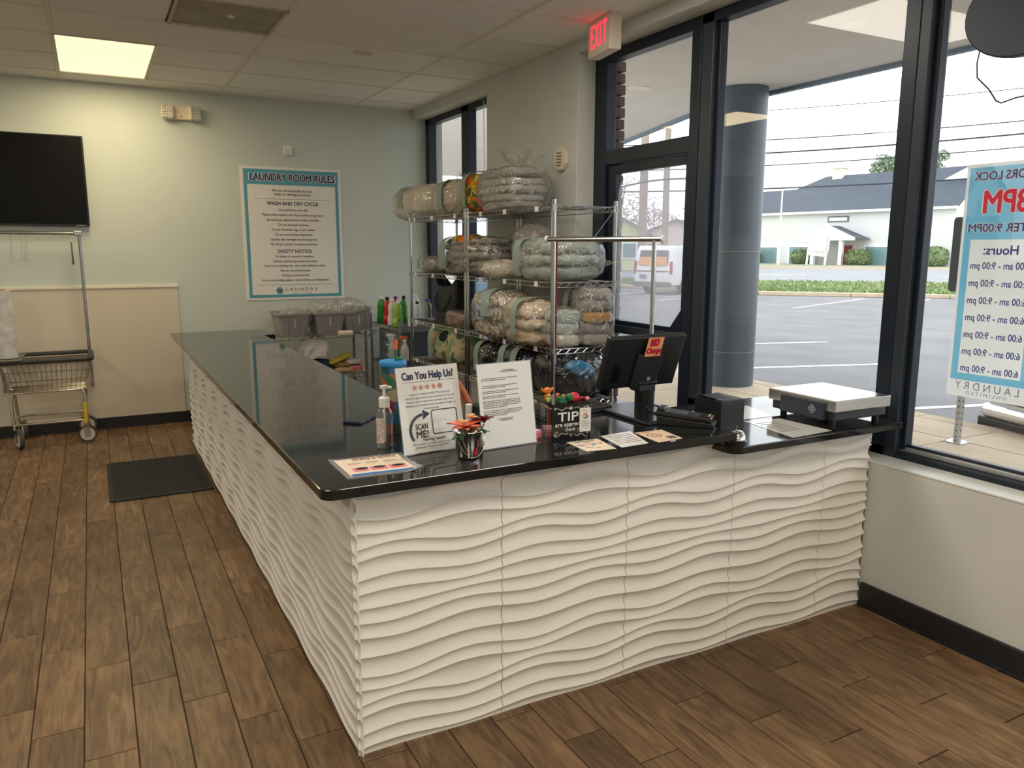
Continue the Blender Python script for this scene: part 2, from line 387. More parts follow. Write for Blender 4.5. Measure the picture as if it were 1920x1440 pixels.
for i, (x0, x1, y0, y1) in enumerate(FIX):
    t = thing('ceiling_light', names.get(i, 'lit ceiling panel light in the room behind the photographer'), 'light', ((x0+x1)/2, (y0+y1)/2, CZ), group='ceiling panel lights')
    wx, wy = (x1-x0)/2, (y1-y0)/2
    fr = MB(); s = .014
    fr.box(-wx, wx, -wy, -wy+s, -.003, .02).box(-wx, wx, wy-s, wy, -.003, .02).box(-wx, -wx+s, -wy, wy, -.003, .02).box(wx-s, wx, -wy, wy, -.003, .02); fr.build('frame', M_GRID, t)
    MB().box(-wx+s, wx-s, -wy+s, wy-s, .004, .014).build('diffuser', M_DIFF, t)
    ld = bpy.data.lights.new('panel_lamp', 'AREA'); ld.shape = 'RECTANGLE'; ld.size = 2*wx-.05; ld.size_y = 2*wy-.05; ld.energy = LAMP_W; ld.color = LAMP_WARM if i == 0 else LAMP_COL
    lo = bpy.data.objects.new('panel_lamp', ld); COL.objects.link(lo); lo.parent = t; lo.location = (0, 0, -.006)
# stained return-air panel
t = thing('air_vent', 'dark stained square vent panel in the ceiling grid', 'vent', ((AC[0]+AC[1])/2, (AC[2]+AC[3])/2, CZ))
MB().box(-.29, .29, -.29, .29, .004, .018).build('panel', mat('stained_vent', srgb(170, 163, 143), .8, var=.16, scale=5, bump=.4, bscale=9), t)
fr = MB()
for sx in (-1, 1): fr.box(sx*.29-.008, sx*.29+.008, -.30, .30, -.003, .02); fr.box(-.30, .30, sx*.29-.008, sx*.29+.008, -.003, .02)
fr.build('frame', mat('vent_frame', srgb(200, 192, 176), .6), t)
MB().lathe([(.0, -.004), (.02, -.003), (.022, .004)], 12, T(.02, -.02, 0)).build('latch', M_WHITE, t)
mb = MB(); mb.prism(rrect(-.065, .065, -.022, .022, .015), -.012, .004)
o = mb.build('ceiling_sensor', mat('tan_plastic', srgb(222, 206, 180), .5), bevel=.003, label='small tan oblong sensor stuck to a ceiling tile', cat='sensor'); o.location = (1.158, 3.38, CZ)

# ================================================================== WALLS
wb = struct(MB().box(RX0, 2.60, RY1, RY1+.15, -.1, 3.0).build('wall_back', M_WALL))
MB().box(-4.6, .05, RY1-.012, RY1, .095, 1.215).build('cream_wallboard', M_PANELW, wb, bevel=.002)
struct(MB().box(-4.6, .055, RY1-.022, RY1, 1.21, 1.232).build('trim_1', mat('cream_trim', srgb(232, 222, 204), .5), bevel=.003))
struct(MB().box(RX0, 2.285, RY1-.018, RY1, 0, .098).box(RX0, 2.285, RY1-.026, RY1, 0, .012).build('baseboard_back', M_BASE, bevel=.002))
struct(MB().box(RX0-.15, RX0, RY0, RY1+.15, -.1, 3.0).build('wall_left', M_WALL))
struct(MB().box(RX0-.15, 2.60, RY0-.15, RY0, -.1, 3.0).build('wall_front', M_WALL))
rw = MB()
rw.box(2.285, 2.56, RY0, 1.26, -.1, .645)            # below the shop windows
rw.box(2.285, 2.56, 2.385, 3.73, -.1, 3.0)           # pier
rw.box(2.285, 2.56, 3.73, RY1, -.1, .645)
rw.box(2.285, 2.56, RY0, 2.385, 2.80, 3.0); rw.box(2.285, 2.56, 3.73, RY1, 2.80, 3.0)
wr = struct(rw.build('wall_right', M_WALLG, bevel=.004))
mb = MB(); mb.box(2.283, 2.45, RY0, 1.26, .645, .653).box(2.283, 2.45, 3.73, RY1, .645, .653); struct(mb.build('trim_2', mat('sill_white', srgb(222, 226, 222), .35, var=.05, scale=14), bevel=.002))
struct(MB().box(2.267, 2.285, RY0, .0, 0, .105).box(2.258, 2.285, RY0, .0, 0, .012).build('baseboard_right', M_BASE, bevel=.002))
# brick edge of the outside pier, seen through the glass beside the door
M_BRICK = mat('brown_brick', srgb(92, 76, 68), .9, var=.2, scale=30, rnd=.15)
pier = struct(MB().box(2.565, 2.75, 2.56, 3.66, -.1, 3.28).build('wall_pier_outside', mat('mortar', srgb(120, 112, 104), .95)))
bmesh_b = MB().box(-.095, .095, -.05, .05, -.032, .032).build('brick', M_BRICK, pier, bevel=.004, seg=1); first = True
for k in range(42):
    o = bmesh_b if first else bmesh_b.copy()
    if not first: COL.objects.link(o)
    first = False; o.parent = pier; o.location = (2.662, 2.555+(0.006 if k % 2 else 0), .05+.076*k)

# ================================================================== WINDOWS AND DOOR
FX0, FX1 = 2.42, 2.50
def frame_bar(name, par, y0, y1, z0, z1, m=M_ALU, x0=FX0, x1=FX1): return MB().box(x0, x1, y0, y1, z0, z1).build(name, m, par, bevel=.004)
def pane(par, y0, y1, z0, z1, m=M_GLASS, name='pane', x=2.472):
    o = MB().box(x, x+.006, y0, y1, z0, z1).build(name, m, par); return o
HZ = 2.80
# window 1 (far, two lights beside the pier)
w1 = sempty('window_1', (2.47, 4.55, .65))
def inv(par, o): o.matrix_parent_inverse = par.matrix_basis.inverted(); return o
for (n_, y0, y1, z0, z1) in (('jamb', 5.29, 5.38, .65, HZ), ('mullion', 4.37, 4.52, .65, HZ), ('jamb', 3.73, 3.80, .65, HZ), ('head', 3.73, 5.38, 2.745, HZ), ('bottom_rail', 3.73, 5.38, .65, .72)): inv(w1, frame_bar(n_, w1, y0, y1, z0, z1))
inv(w1, pane(w1, 4.52, 5.29, .72, 2.745)); inv(w1, pane(w1, 3.80, 4.37, .72, 2.745))
mb = MB(); txt(mb, 'service', .17, 3.93, 1.13, FACE_PX, bold=.012); o = mb.build('lettering', mat('window_blue_letters', srgb(96, 140, 190), .5), w1); o.location.x = 2.468; inv(w1, o)
mb = MB(); mb.box(2.4725, 2.4735, 3.81, 4.36, .75, 1.33); inv(w1, mb.build('window_decal', film('pale_blue_decal', (.8, .9, 1), .03, .5, .2, haze=.55, hazecol=srgb(190, 214, 236)), w1))
# window 2 (between door and mullion), window 3 (towards the camera)
w2 = sempty('window_2', (2.47, .65, .65))
for (n_, y0, y1, z0, z1, m) in (('jamb', 1.26, 1.35, .65, HZ, M_ALU2), ('head', .05, 1.35, 2.745, HZ, M_ALU), ('bottom_rail', .05, 1.35, .65, .695, M_ALU)): inv(w2, frame_bar(n_, w2, y0, y1, z0, z1, m))
inv(w2, frame_bar('stop', w2, 1.235, 1.26, .69, 2.745, M_ALU, 2.45, 2.50)); inv(w2, pane(w2, .05, 1.26, .69, 2.75))
w3 = sempty('window_3', (2.47, -1.2, .65))
for (n_, y0, y1, z0, z1, m) in (('mullion', .045, .115, .65, HZ, M_ALU), ('mullion_cover', -.005, .045, .65, HZ, M_ALU2), ('head', -1.6, 0, 2.745, HZ, M_ALU), ('bottom_rail', -6.3, 0, .65, .678, M_ALU), ('mullion', -1.66, -1.55, .65, HZ, M_ALU)): inv(w3, frame_bar(n_, w3, y0, y1, z0, z1, m))
inv(w3, frame_bar('glazing_bead', w3, -6.3, 0, .678, .70, mat('bead_aluminium', (.45, .46, .48), .35, metal=.6), 2.455, 2.50)); inv(w3, frame_bar('gasket', w3, -6.3, 0, .70, .712, M_ALU, 2.465, 2.50))
inv(w3, frame_bar('stop', w3, -.03, -.005, .69, 2.745, M_ALU, 2.45, 2.50))
inv(w3, pane(w3, -1.55, -.02, .705, 2.75)); inv(w3, pane(w3, -3.2, -1.66, .705, 2.75)); inv(w3, pane(w3, -6.3, -3.3, .705, 2.75))
inv(w3, frame_bar('mullion', w3, -3.31, -3.2, .65, HZ)); inv(w3, frame_bar('head', w3, -6.3, -1.66, 2.745, HZ))
# door with transom light
d1 = sempty('door_1', (2.47, 1.8, 0))
for (n_, y0, y1, z0, z1) in (('jamb', 2.25, 2.385, 0, HZ), ('jamb', 1.355, 1.435, 0, HZ), ('head', 1.435, 2.25, 2.735, HZ), ('transom_bar', 1.435, 2.25, 2.09, 2.18)): inv(d1, frame_bar(n_, d1, y0, y1, z0, z1))
inv(d1, pane(d1, 1.435, 2.25, 2.18, 2.735, name='transom_pane'))
DX0, DX1 = 2.44, 2.49
for (n_, y0, y1, z0, z1) in (('stile', 2.155, 2.245, .01, 2.085), ('stile', 1.44, 1.47, .01, 2.085), ('top_rail', 1.47, 2.155, 2.03, 2.085), ('push_bar_rail', 1.47, 2.155, 1.0, 1.085), ('bottom_rail', 1.47, 2.155, .01, .22)): inv(d1, frame_bar(n_, d1, y0, y1, z0, z1, M_ALU, DX0, DX1))
inv(d1, pane(d1, 1.47, 2.155, .22, 2.03, x=2.462))
inv(d1, MB().prism([(1.47, 1.085), (1.56, 1.085), (1.47, 1.19)], 0, .05, FACE_PX @ T(0, 0, 0)).build('lock_plate', M_ALU, d1)).location.x = 2.44
mb = MB(); mb.box(2.39, 2.41, 1.5, 2.12, 1.02, 1.06).box(2.39, 2.45, 1.5, 1.53, 1.02, 1.06).box(2.39, 2.45, 2.09, 2.12, 1.02, 1.06); inv(d1, mb.build('push_bar', M_ALU2, d1, bevel=.004))
fm = film('frosted_privacy_film', (.92, .93, .96), .02, .25, .3, haze=.30, hazecol=(.82, .82, .87))
poly = rrect(1.472, 2.145, 1.09, 2.025, .13, 8, (1, 1, 0, 0)); mb = MB(); mb.prism(poly, 0, .001, FACE_PX); o = mb.build('window_film', fm, d1); o.location.x = 2.4585; inv(d1, o)

# ================================================================== COUNTER
M_WAVE = mat('white_wave_panel', srgb(232, 227, 218), .5, var=.015, scale=5)
M_CORE = mat('counter_core', srgb(60, 54, 48), .8)
M_GRAN = mat('polished_black_granite', (.012, .0125, .013), .06, var=.5, scale=260, spec=.5)
RT = [-.05, .075, .2, .285, .395, .475, .59, .68, .765, .85, .95, 1.075]
RA = [-22, -15, -26, -20, 24, 27, 20, 14, -7, -20, -22, -15]
def wave_tile(name, wd, tmin, tmax, par, notch=None, z_bottom=0.0, u_off=0.0, depth=.0165):
    """tile of the 0.5 m wave relief; local x along the wall, -y outwards, z up from z_bottom; t runs downward 0..1"""
    nu = max(4, int(34*wd/.5)); rows = []
    SS = [0, .07, .18, .34, .5, .66, .82, .93, 1.0]
    def ridge(k, u): return RT[k]-RA[k]*.00135*.85*math.sin(2*PI*u+.15*math.sin(3*k))
    cols = []
    for i in range(nu+1):
        lx = wd*i/nu; u = (lx/.5+u_off) % 1.0 if lx < .5 else lx/.5
        tm = tmin
        if notch and lx/.5 > notch[0]: tm = notch[1]
        rid = [ridge(k, lx/.5+u_off) for k in range(len(RT))]
        for k in range(1, len(rid)):
            if rid[k] < rid[k-1]+.022: rid[k] = rid[k-1]+.022
        col = []
        for k in range(len(rid)-1):
            a, b = rid[k], rid[k+1]
            for s in SS:
                t = max(tm, min(tmax, a+(b-a)*s)); sv = max(0, min(1, (t-a)/(b-a)))
                d_ = min(depth, .135*(b-a))
                f = (1-(2*sv-1)**2)**.9*d_ if .4 < sv else (1-(2*sv-1)**2)**.8*d_
                col.append((lx, f, z_bottom+.5*(tmax-t)))
        cols.append(col)
    mb = MB(); n = len(cols[0]); vs = [p for c in cols for p in c]; fs = []
    for i in range(nu):
        for j in range(n-1):
            a, b, c, d = i*n+j, i*n+j+1, (i+1)*n+j+1, (i+1)*n+j
            if abs(vs[a][2]-vs[b][2])+abs(vs[d][2]-vs[c][2]) < 1e-6: continue
            fs.append((a, b, c, d))
    mb.add(vs, fs)
    # side returns so that the joints read as grooves
    for i in (0, nu):
        base = [(cols[i][j][0], .0165, cols[i][j][2]) for j in range(n)]
        f2 = [(j, j+1, n+j+1, n+j) for j in range(n-1) if abs(cols[i][j][2]-cols[i][j+1][2]) > 1e-7]
        mb.add(list(cols[i])+base, f2)
    top = [(c[0][0], .0165, c[0][2]) for c in cols]; mb.add([c[0] for c in cols]+top, [(i, i+1, nu+2+i, nu+1+i) for i in range(nu)])
    o = mb.build(name, M_WAVE, par, smooth=32); return o
ctr = thing('reception_counter', 'white wave relief panelled L-shaped reception counter', 'counter', (0, 0, 0))
core = MB(); core.box(.017, .46, .017, 4.46, 0, .865); core.box(.46, 1.384, .017, .56, 0, .865); core.box(1.384, 2.284, .017, .56, 0, .811); core.build('counter_body', M_CORE, ctr)
TB = .732; g = .0012
p_up = wave_tile('wave_panel', .5-2*g, 0, 1, ctr, z_bottom=.366); p_lo = wave_tile('wave_panel', .5-2*g, 0, TB, ctr)
p_up3 = wave_tile('wave_panel', .5-2*g, 0, 1, ctr, notch=(.775, .112), z_bottom=.366)
p_up4 = wave_tile('wave_panel', .5-2*g, .112, 1, ctr, z_bottom=.366)
def put(o, loc, rz=0, reuse=True):
    c = o.copy(); COL.objects.link(c); c.parent = ctr; c.location = loc; c.rotation_euler = (0, 0, rz); return c
p_up.location = (g, 0, 0); p_lo.location = (g, 0, 0); put(p_up, (.5+g, 0, 0)); put(p_lo, (.5+g, 0, 0))
p_up3.location = (1.0+g, 0, 0); put(p_lo, (1.0+g, 0, 0)); p_up4.location = (1.5+g, 0, 0); put(p_lo, (1.5+g, 0, 0))
e1_ = wave_tile('wave_panel', .272, .112, 1, ctr, z_bottom=.366); e1_.location = (2.0+g, 0, 0)
e2_ = wave_tile('wave_panel', .272, 0, TB, ctr); e2_.location = (2.0+g, 0, 0)
for k in range(8):
    put(p_up, (0, (k+1)*.5-g, 0), -PI/2); put(p_lo, (0, (k+1)*.5-g, 0), -PI/2)
f1_ = wave_tile('wave_panel', .46, 0, 1, ctr, z_bottom=.366); f1_.location = (0, 4.46, 0); f1_.rotation_euler = (0, 0, -PI/2)
f2_ = wave_tile('wave_panel', .46, 0, TB, ctr); f2_.location = (0, 4.46, 0); f2_.rotation_euler = (0, 0, -PI/2)
ZT = .896
poly = [(1.40, -.10), (1.40, .60), (.52, .60), (.52, 4.0), (.60, 4.0)]
for k in range(5): a = R(90*k/4); poly.append((.55+.05*math.cos(a), 4.42+.05*math.sin(a)))
poly.append((-.105, 4.47))
for k in range(5): a = R(180+90*k/4); poly.append((-.07+.035*math.cos(a), -.065+.035*math.sin(a)))
MB().prism(poly, .866, ZT).build('countertop', M_GRAN, bevel=.0035, label='polished black granite worktop running along the L-shaped counter', cat='countertop')
ZL = .84
MB().prism(rrect(1.385, 2.325, -.10, .60, .05, 6, (0, 0, 1, 0)), .812, ZL).build('lower_countertop', M_GRAN, bevel=.0035, label='lower black granite slab carrying the scale by the window', cat='countertop')
# ================================================================== WALL AND CEILING FITTINGS
t = thing('television', 'large black flat television on the pale wall at left', 'television', (-1.22, RY1, 2.085))
MB().box(-.63, .63, -.055, -.02, -.36, .36).build('body', M_BLACK, t, bevel=.004)
MB().box(-.618, .618, -.057, -.054, -.345, .35).build('screen', mat('matt_screen', (.004, .004, .0045), .35, spec=.15), t)
MB().box(-.2, .2, -.02, 0, -.15, .15).build('wall_mount', M_BLACK, t)
MB().box(.53, .60, -.0575, -.055, -.355, -.352).build('brand_strip', M_STEEL, t)
# laundry rules poster
t = thing('rules_poster', 'white and teal laundry room rules poster on the back wall', 'poster', (1.088, RY1, 1.677))
PW, PH = .458, .602
MB().box(-PW, PW, -.008, 0, -PH, PH).build('board', M_PAPER, t, bevel=.002)
F = T(0, -.0095, 0) @ FACE_NY
bd = MB(); b0, b1 = PW-.028, PH-.022
def fl(mb, x0, x1, y0, y1, M=F, dz=0): mb.add([(x0, y0, dz), (x1, y0, dz), (x1, y1, dz), (x0, y1, dz)], [(0, 1, 2, 3)], M)
fl(bd, -b0, b0, b1-.135, b1); fl(bd, -b0, -b0+.028, -b1, b1-.135); fl(bd, b0-.028, b0, -b1, b1-.135); fl(bd, -b0+.028, b0-.028, -b1, -b1+.026); bd.build('border', M_TEAL, t)
ti = MB(); txt(ti, 'LAUNDRY ROOM RULES', .088, .01, .508, F @ T(0, 0, .0006), bold=.035, width=.785); ti.build('title_outline', M_PAPER, t)
ti = MB(); txt(ti, 'LAUNDRY ROOM RULES', .088, .01, .508, F @ T(0, 0, .0018), bold=.012, width=.775); ti.build('title', M_INK, t)
hd = MB(); txt(hd, 'WASH AND DRY CYCLE', .046, 0, .278, F, bold=.008, width=.47); hd.build('heading', M_INK, t); hd = MB(); txt(hd, 'SAFETY NOTICE', .042, 0, -.155, F, bold=.008, width=.315); hd.build('heading', M_INK, t)
y = .395
def tline(s_, size, x, y, wd, par, m=None, bold=0.0, FF=None):
    b_ = MB(); txt(b_, s_, size, x, y, FF if FF else F, width=wd, bold=bold); return b_.build('text_line', m or M_INKG, par)
for s_, wd in (('We are not responsible for lost,', .37), ('stolen or damaged property', .33)): tline(s_, .034, 0, y, wd, t, bold=.005); y -= .033
for s_, wd, y in (('Use machines at own risk.', .27, .222), ('Please check washers and dryers before using them.', .56, .176), ('Be courteous, please remove clothes promptly.', .48, .131), ('Do not overload machines.', .28, .087),
                  ('Do not dry shoes, rugs, or any rubber.', .40, .042), ('Do not leave clothes unattended.', .34, -.002), ('Laundry left overnight may be discarded.', .43, -.047), ('No dying of clothes in washers permitted.', .43, -.090),
                  ('No sitting on counters or machines.', .36, -.202), ('Children must be supervised at all times.', .41, -.246), ('Carts are for clothing only, not to hold children or adults.', .57, -.288), ('Pets are not allowed inside.', .28, -.333),
                  ('Smoking is not permitted.', .26, -.377), ('Do not sit on folding tables or allow children on folding tables.', .63, -.421)): tline(s_, .029, 0, y, wd, t, bold=.006)
for yy in (.318, -.4655): bo = MB(); fl(bo, -.345, .345, yy, yy+.0025); bo.build('rule_line', M_INKG, t)
lg = MB(); txt(lg, 'L A U N D R Y', .042, .05, -.510, F, width=.30); lg.build('logo_lettering', M_INKG, t); lg = MB(); txt(lg, 'U N L I M I T E D', .018, .05, -.545, F, width=.18); lg.build('logo_lettering', M_INKG, t)
em = MB()
def ring(mb, cx, cy, r0, r1, M, a0=0, a1=360, n=24):
    vs = []; fs = []
    for k in range(n+1): a = R(a0+(a1-a0)*k/n); vs += [(cx+r0*math.cos(a), cy+r0*math.sin(a), 0), (cx+r1*math.cos(a), cy+r1*math.sin(a), 0)]
    for k in range(n): fs.append((2*k, 2*k+1, 2*k+3, 2*k+2))
    mb.add(vs, fs, M)
def flower(mb, cx, cy, r, M, n=6):
    for k in range(n): a = 2*PI*k/n; ring(mb, cx+r*.52*math.cos(a), cy+r*.52*math.sin(a), r*.20, r*.44, M, n=10)
flower(em, -.155, -.518, .036, F); em.build('logo_emblem', M_TEAL, t)
# emergency light
t = thing('emergency_light', 'ivory twin-head emergency light high on the back wall', 'emergency light', (.17, RY1, 2.69))
MB().box(-.085, .085, -.05, 0, -.06, .05).build('housing', M_IVORY, t, bevel=.008)
M_LENS = mat('faceted_lens', (.62, .6, .52), .25, bump=1, bscale=90)
for sx in (-1, 1):
    h_ = MB().box(-.05, .05, -.03, .03, -.058, .058, T(sx*.105, -.062, -.005) @ RZ(sx*R(14))).build('lamp_head', M_IVORY, t, bevel=.014, seg=3)
    mb = MB()
    for a in range(5):
        for b in range(5): mb.sq(.009, .006, .011, 1, 1, 8, 5, M=T(sx*.105, -.062, -.005) @ RZ(sx*R(14)) @ T(-.034+.017*a, -.031, -.044+.022*b))
    mb.build('lens', M_LENS, h_, smooth=60)
MB().cyl((.0, -.052, -.035), (.0, -.05, -.035), .006).build('indicator', mat('red_led', (.5, .02, .02), .4), t)
t = thing('wall_sensor', 'small white square sensor box above the rules poster', 'sensor', (1.06, RY1, 2.43))
MB().box(-.04, .04, -.028, 0, -.042, .042).build('box', M_WHITE, t, bevel=.006); MB().box(-.026, .026, -.031, -.027, -.03, .012).build('front_plate', M_IVORY, t, bevel=.003)
# octagonal sounder on the pier
t = thing('alarm_sounder', 'ivory octagonal alarm sounder on the grey pier', 'alarm', (2.285, 2.555, 2.15))
oc = [(.082*math.cos(R(22.5+45*k)), .082*math.sin(R(22.5+45*k))) for k in range(8)]
MB().prism(oc, 0, .035, FACE_NX).build('body', M_IVORY, t, bevel=.008)
mb = MB()
for k in range(5): mb.box(-.037, -.033, -.03, .03, -.045+.02*k, -.037+.02*k)
mb.build('grille', mat('grille_brown', srgb(120, 104, 82), .6), t)
# exit sign hung from the ceiling
t = thing('exit_sign', 'white box exit sign with glowing red letters under the ceiling', 'exit sign', (2.175, 1.93, 2.80), rz=R(-9))
MB().box(-.038, .038, -.15, .15, -.115, .085).build('housing', mat('exit_housing', srgb(232, 220, 204), .5), t, bevel=.006)
MB().prism(rrect(-.05, .05, -.09, .09, .03), .083, .105).build('ceiling_canopy', M_IVORY, t, bevel=.004)
M_EXIT = mat('exit_red_glow', (.9, .02, .03), .5, emit=(1.0, .03, .06), es=1.6)
for ch, x_, wd in (('E', -.088, .042), ('X', -.026, .052), ('I', .027, .012), ('T', .082, .048)): mb = MB(); txt(mb, ch, .185, x_, -.012, T(-.0395, 0, 0) @ FACE_NX, bold=.006, width=wd); mb.build('letter', M_EXIT, t)

# ================================================================== SERVICE ITEMS ON THE COUNTER
# sign holders
def sign_holder(name, label, loc, rz, wd, ht, lean):
    t = thing(name, label, 'sign', loc, rz)
    L_ = RX(-lean)
    MB().box(-wd/2, wd/2, -.0015, .0015, 0, ht, L_).box(-wd/2, wd/2, 0, .075, 0, .003).build('acrylic_holder', M_CLEAR, t)
    MB().box(-wd/2+.003, wd/2-.003, -.0004, .0004, .004, ht-.003, L_).build('sheet', M_PAPER, t)
    return t, L_ @ T(0, -.0022, 0) @ FACE_NY
t, F = sign_holder('review_sign', 'clear stand sign headed Can You Help Us with scan arrow', (.334, .155, ZT), R(6), .232, .285, R(12))
a = MB(); txt(a, 'Can You Help Us?', .034, 0, .252, F, bold=.014, width=.186); a.build('heading', M_INK, t)
a = MB(); fl(a, -.094, .094, .2325, .2335, F); a.build('underline', M_INKG, t)
for k in range(5):
    a = MB(); cx = -.052+.023*k; n = 16 if k == 4 else 10; vs = [(cx, .214, 0)]
    for j in range(n): ang = R(90+360*j/n); rr = .0105 if j % 2 == 0 else (.0048 if k < 4 else .0075); vs.append((cx+rr*math.cos(ang), .214+rr*math.sin(ang), 0))
    a.add(vs, [(0, 1+j, 1+(j+1) % n) for j in range(n)], F); a.build('star', mat('star_tan', srgb(196, 140, 112), .5), t)
for s_, wd, y in (('Laundry Unlimited 8420 Monroe Rd B', .148, .193), ('sincerely appreciates your business. If you are', .180, .181), ('having a great experience please help us by', .172, .169), ('leaving your feedback here because it helps us', .182, .157), ('tremendously', .056, .145)): tline(s_, .010, 0, y, wd, t)
for s_, wd, y in (('We want to make sure your', .14, .032), ('properly. Please call (704)', .12, .022)): tline(s_, .009, -.012, y, wd, t)
a = MB(); txt(a, 'SCAN', .026, -.042, .087, F, bold=.006, width=.043); a.build('scan_lettering', M_INKB, t); a = MB(); txt(a, 'ME!', .032, -.042, .062, F, bold=.008, width=.043); a.build('scan_lettering', M_INKB, t); a = MB(); txt(a, 'Having Issues?', .014, -.0, .045, F @ T(0, 0, 0), bold=.006, width=.082); a.build('scan_lettering', M_INKB, t)
a = MB(); ring(a, -.032, .075, .047, .056, F, 95, 215, 18); a.add([(-.034, .142, 0), (-.034, .110, 0), (-.008, .127, 0)], [(0, 1, 2)], F); a.build('arrow', mat('arrow_slate', srgb(50, 60, 74), .5), t)
a = MB(); fr_ = rrect(-.004, .092, .058, .138, .009, 5); fi_ = rrect(-.001, .089, .061, .135, .007, 5); n = len(fr_)
a.add([(x, y, 0) for x, y in fr_]+[(x, y, 0) for x, y in fi_], [(k, (k+1) % n, n+(k+1) % n, n+k) for k in range(n)], F); a.build('code_frame', mat('frame_slate', srgb(44, 48, 62), .5), t)
t, F = sign_holder('notice_sign', 'clear stand with a typed white notice sheet beside the flower pail', (.580, .102, ZT), R(4.5), .216, .285, R(9))
a = MB()
rng = random.Random(3)
for blk, (y0, n) in enumerate(((.232, 2), (.208, 2), (.190, 2), (.174, 2), (.158, 5), (.126, 4))):
    for k in range(n):
        y = y0-.0055*k; x = -.092
        while x < (-.01 if k == n-1 else .045): wd = rng.uniform(.004, .013); fl(a, x, x+wd, y, y+.0022, F); x += wd+.0025
for x0, x1, y in ((-.01, .035, .257), (-.02, .05, .252), (-.04, .02, .096), (-.03, .015, .091)): fl(a, x0, x1, y, y+.0022, F)
a.build('typed_lines', M_INKG, t)
# sanitiser bottle
t = thing('sanitizer_bottle', 'clear pump bottle of hand sanitizer beside the review sign', 'bottle', (.206, .285, ZT), R(20))
M_BOT = film('clear_bottle', (.97, .98, .97), .07, .85, .03)
prof = [(.0, .001), (.026, .001), (.030, .006), (.030, .110), (.027, .125), (.016, .138), (.014, .142)]
MB().lathe(prof, 24, Matrix.Diagonal((1.0, .78, 1, 1))).build('bottle', M_BOT, t, smooth=50)
MB().lathe([(0, .004), (.027, .004), (.027, .072), (0, .072)], 24, Matrix.Diagonal((1.0, .78, 1, 1))).build('gel', film('clear_gel', (.93, .93, .88), .04, .5, .02), t, smooth=50)
MB().lathe([(.0, .138), (.018, .138), (.018, .168), (.013, .172), (.0, .172)], 20).build('cap', M_WHITE, t, smooth=40)
mb = MB(); mb.cyl((0, 0, .17), (0, 0, .205), .0055).cyl((-.008, 0, .204), (.03, 0, .199), .007, .005); mb.cyl((0, 0, .02), (0, 0, .16), .003); mb.box(-.012, .012, -.008, .008, .2, .21); mb.build('pump', M_WHITE, t, bevel=.001)
mb = MB()
mb.grid(8, 1, lambda u, v: (-.0303*math.cos(-.9+1.8*u), -.0238*math.sin(-.9+1.8*u), .02+.085*v)); mb.build('label_sheet', mat('bottle_label', srgb(206, 190, 178), .5, var=.35, scale=120), t)
# tumbler
t = thing('tumbler', 'painted tumbler with blue lid and orange green straw', 'tumbler', (.307, .478, ZT))
def paint_mat():
    m = mat('tumbler_paint', (.4, .4, .4), .35); nt = m.node_tree; b = nt.nodes['Principled BSDF']; tc = nt.nodes.new('ShaderNodeTexCoord'); v = nt.nodes.new('ShaderNodeTexVoronoi'); v.inputs['Scale'].default_value = 26
    r = nt.nodes.new('ShaderNodeValToRGB'); r.color_ramp.interpolation = 'CONSTANT'; cols = [(0, srgb(196, 110, 60)), (.2, srgb(60, 120, 90)), (.36, srgb(150, 40, 44)), (.54, srgb(60, 120, 160)), (.72, srgb(190, 170, 140)), (.86, srgb(40, 80, 110))]
    r.color_ramp.elements[0].color = rgb(cols[0][1]); r.color_ramp.elements[1].position = .2; r.color_ramp.elements[1].color = rgb(cols[1][1])
    for p, c in cols[2:]: e = r.color_ramp.elements.new(p); e.color = rgb(c)
    sep = nt.nodes.new('ShaderNodeSeparateColor'); nt.links.new(tc.outputs['Object'], v.inputs['Vector']); nt.links.new(v.outputs['Color'], sep.inputs[0]); nt.links.new(sep.outputs[0], r.inputs[0]); nt.links.new(r.outputs[0], b.inputs['Base Color']); return m
MB().lathe([(0, .0), (.030, .0), (.033, .004), (.044, .24)], 28).build('inner_cup', paint_mat(), t, smooth=50)
MB().lathe([(.0345, .0), (.0465, .243)], 28).build('clear_wall', M_CLEAR, t, smooth=50)
MB().lathe([(0, .243), (.048, .243), (.049, .247), (.049, .257), (.046, .262), (0, .258)], 28).build('lid', mat('tumbler_lid_blue', srgb(40, 130, 190), .3), t, smooth=40)
st = MB().cyl((.004, 0, .02), (.012, 0, .30), .0045).build('straw', mat('straw_green', srgb(30, 110, 60), .4), t)
MB().cyl((.0125, 0, .30), (.0135, 0, .335), .0056).build('straw_cap', mat('straw_orange', srgb(236, 96, 40), .4), st)
MB().lathe([(0, 0), (.012, .002), (.014, .006), (0, .008)], 10, T(.03, .012, .262)).build('leaf_charm', mat('charm_green', srgb(40, 130, 70), .4), t)
# wallet-phone
t = thing('mobile_phone', 'dark navy mobile phone lying on the black countertop', 'phone', (.262, .735, ZT), R(-42))
MB().box(-.038, .038, -.08, .08, 0, .009).build('case', mat('navy_case', (.012, .018, .05), .25), t, bevel=.003)
MB().box(-.034, .034, -.075, .075, .0088, .0096).build('screen', M_BLACK2, t)
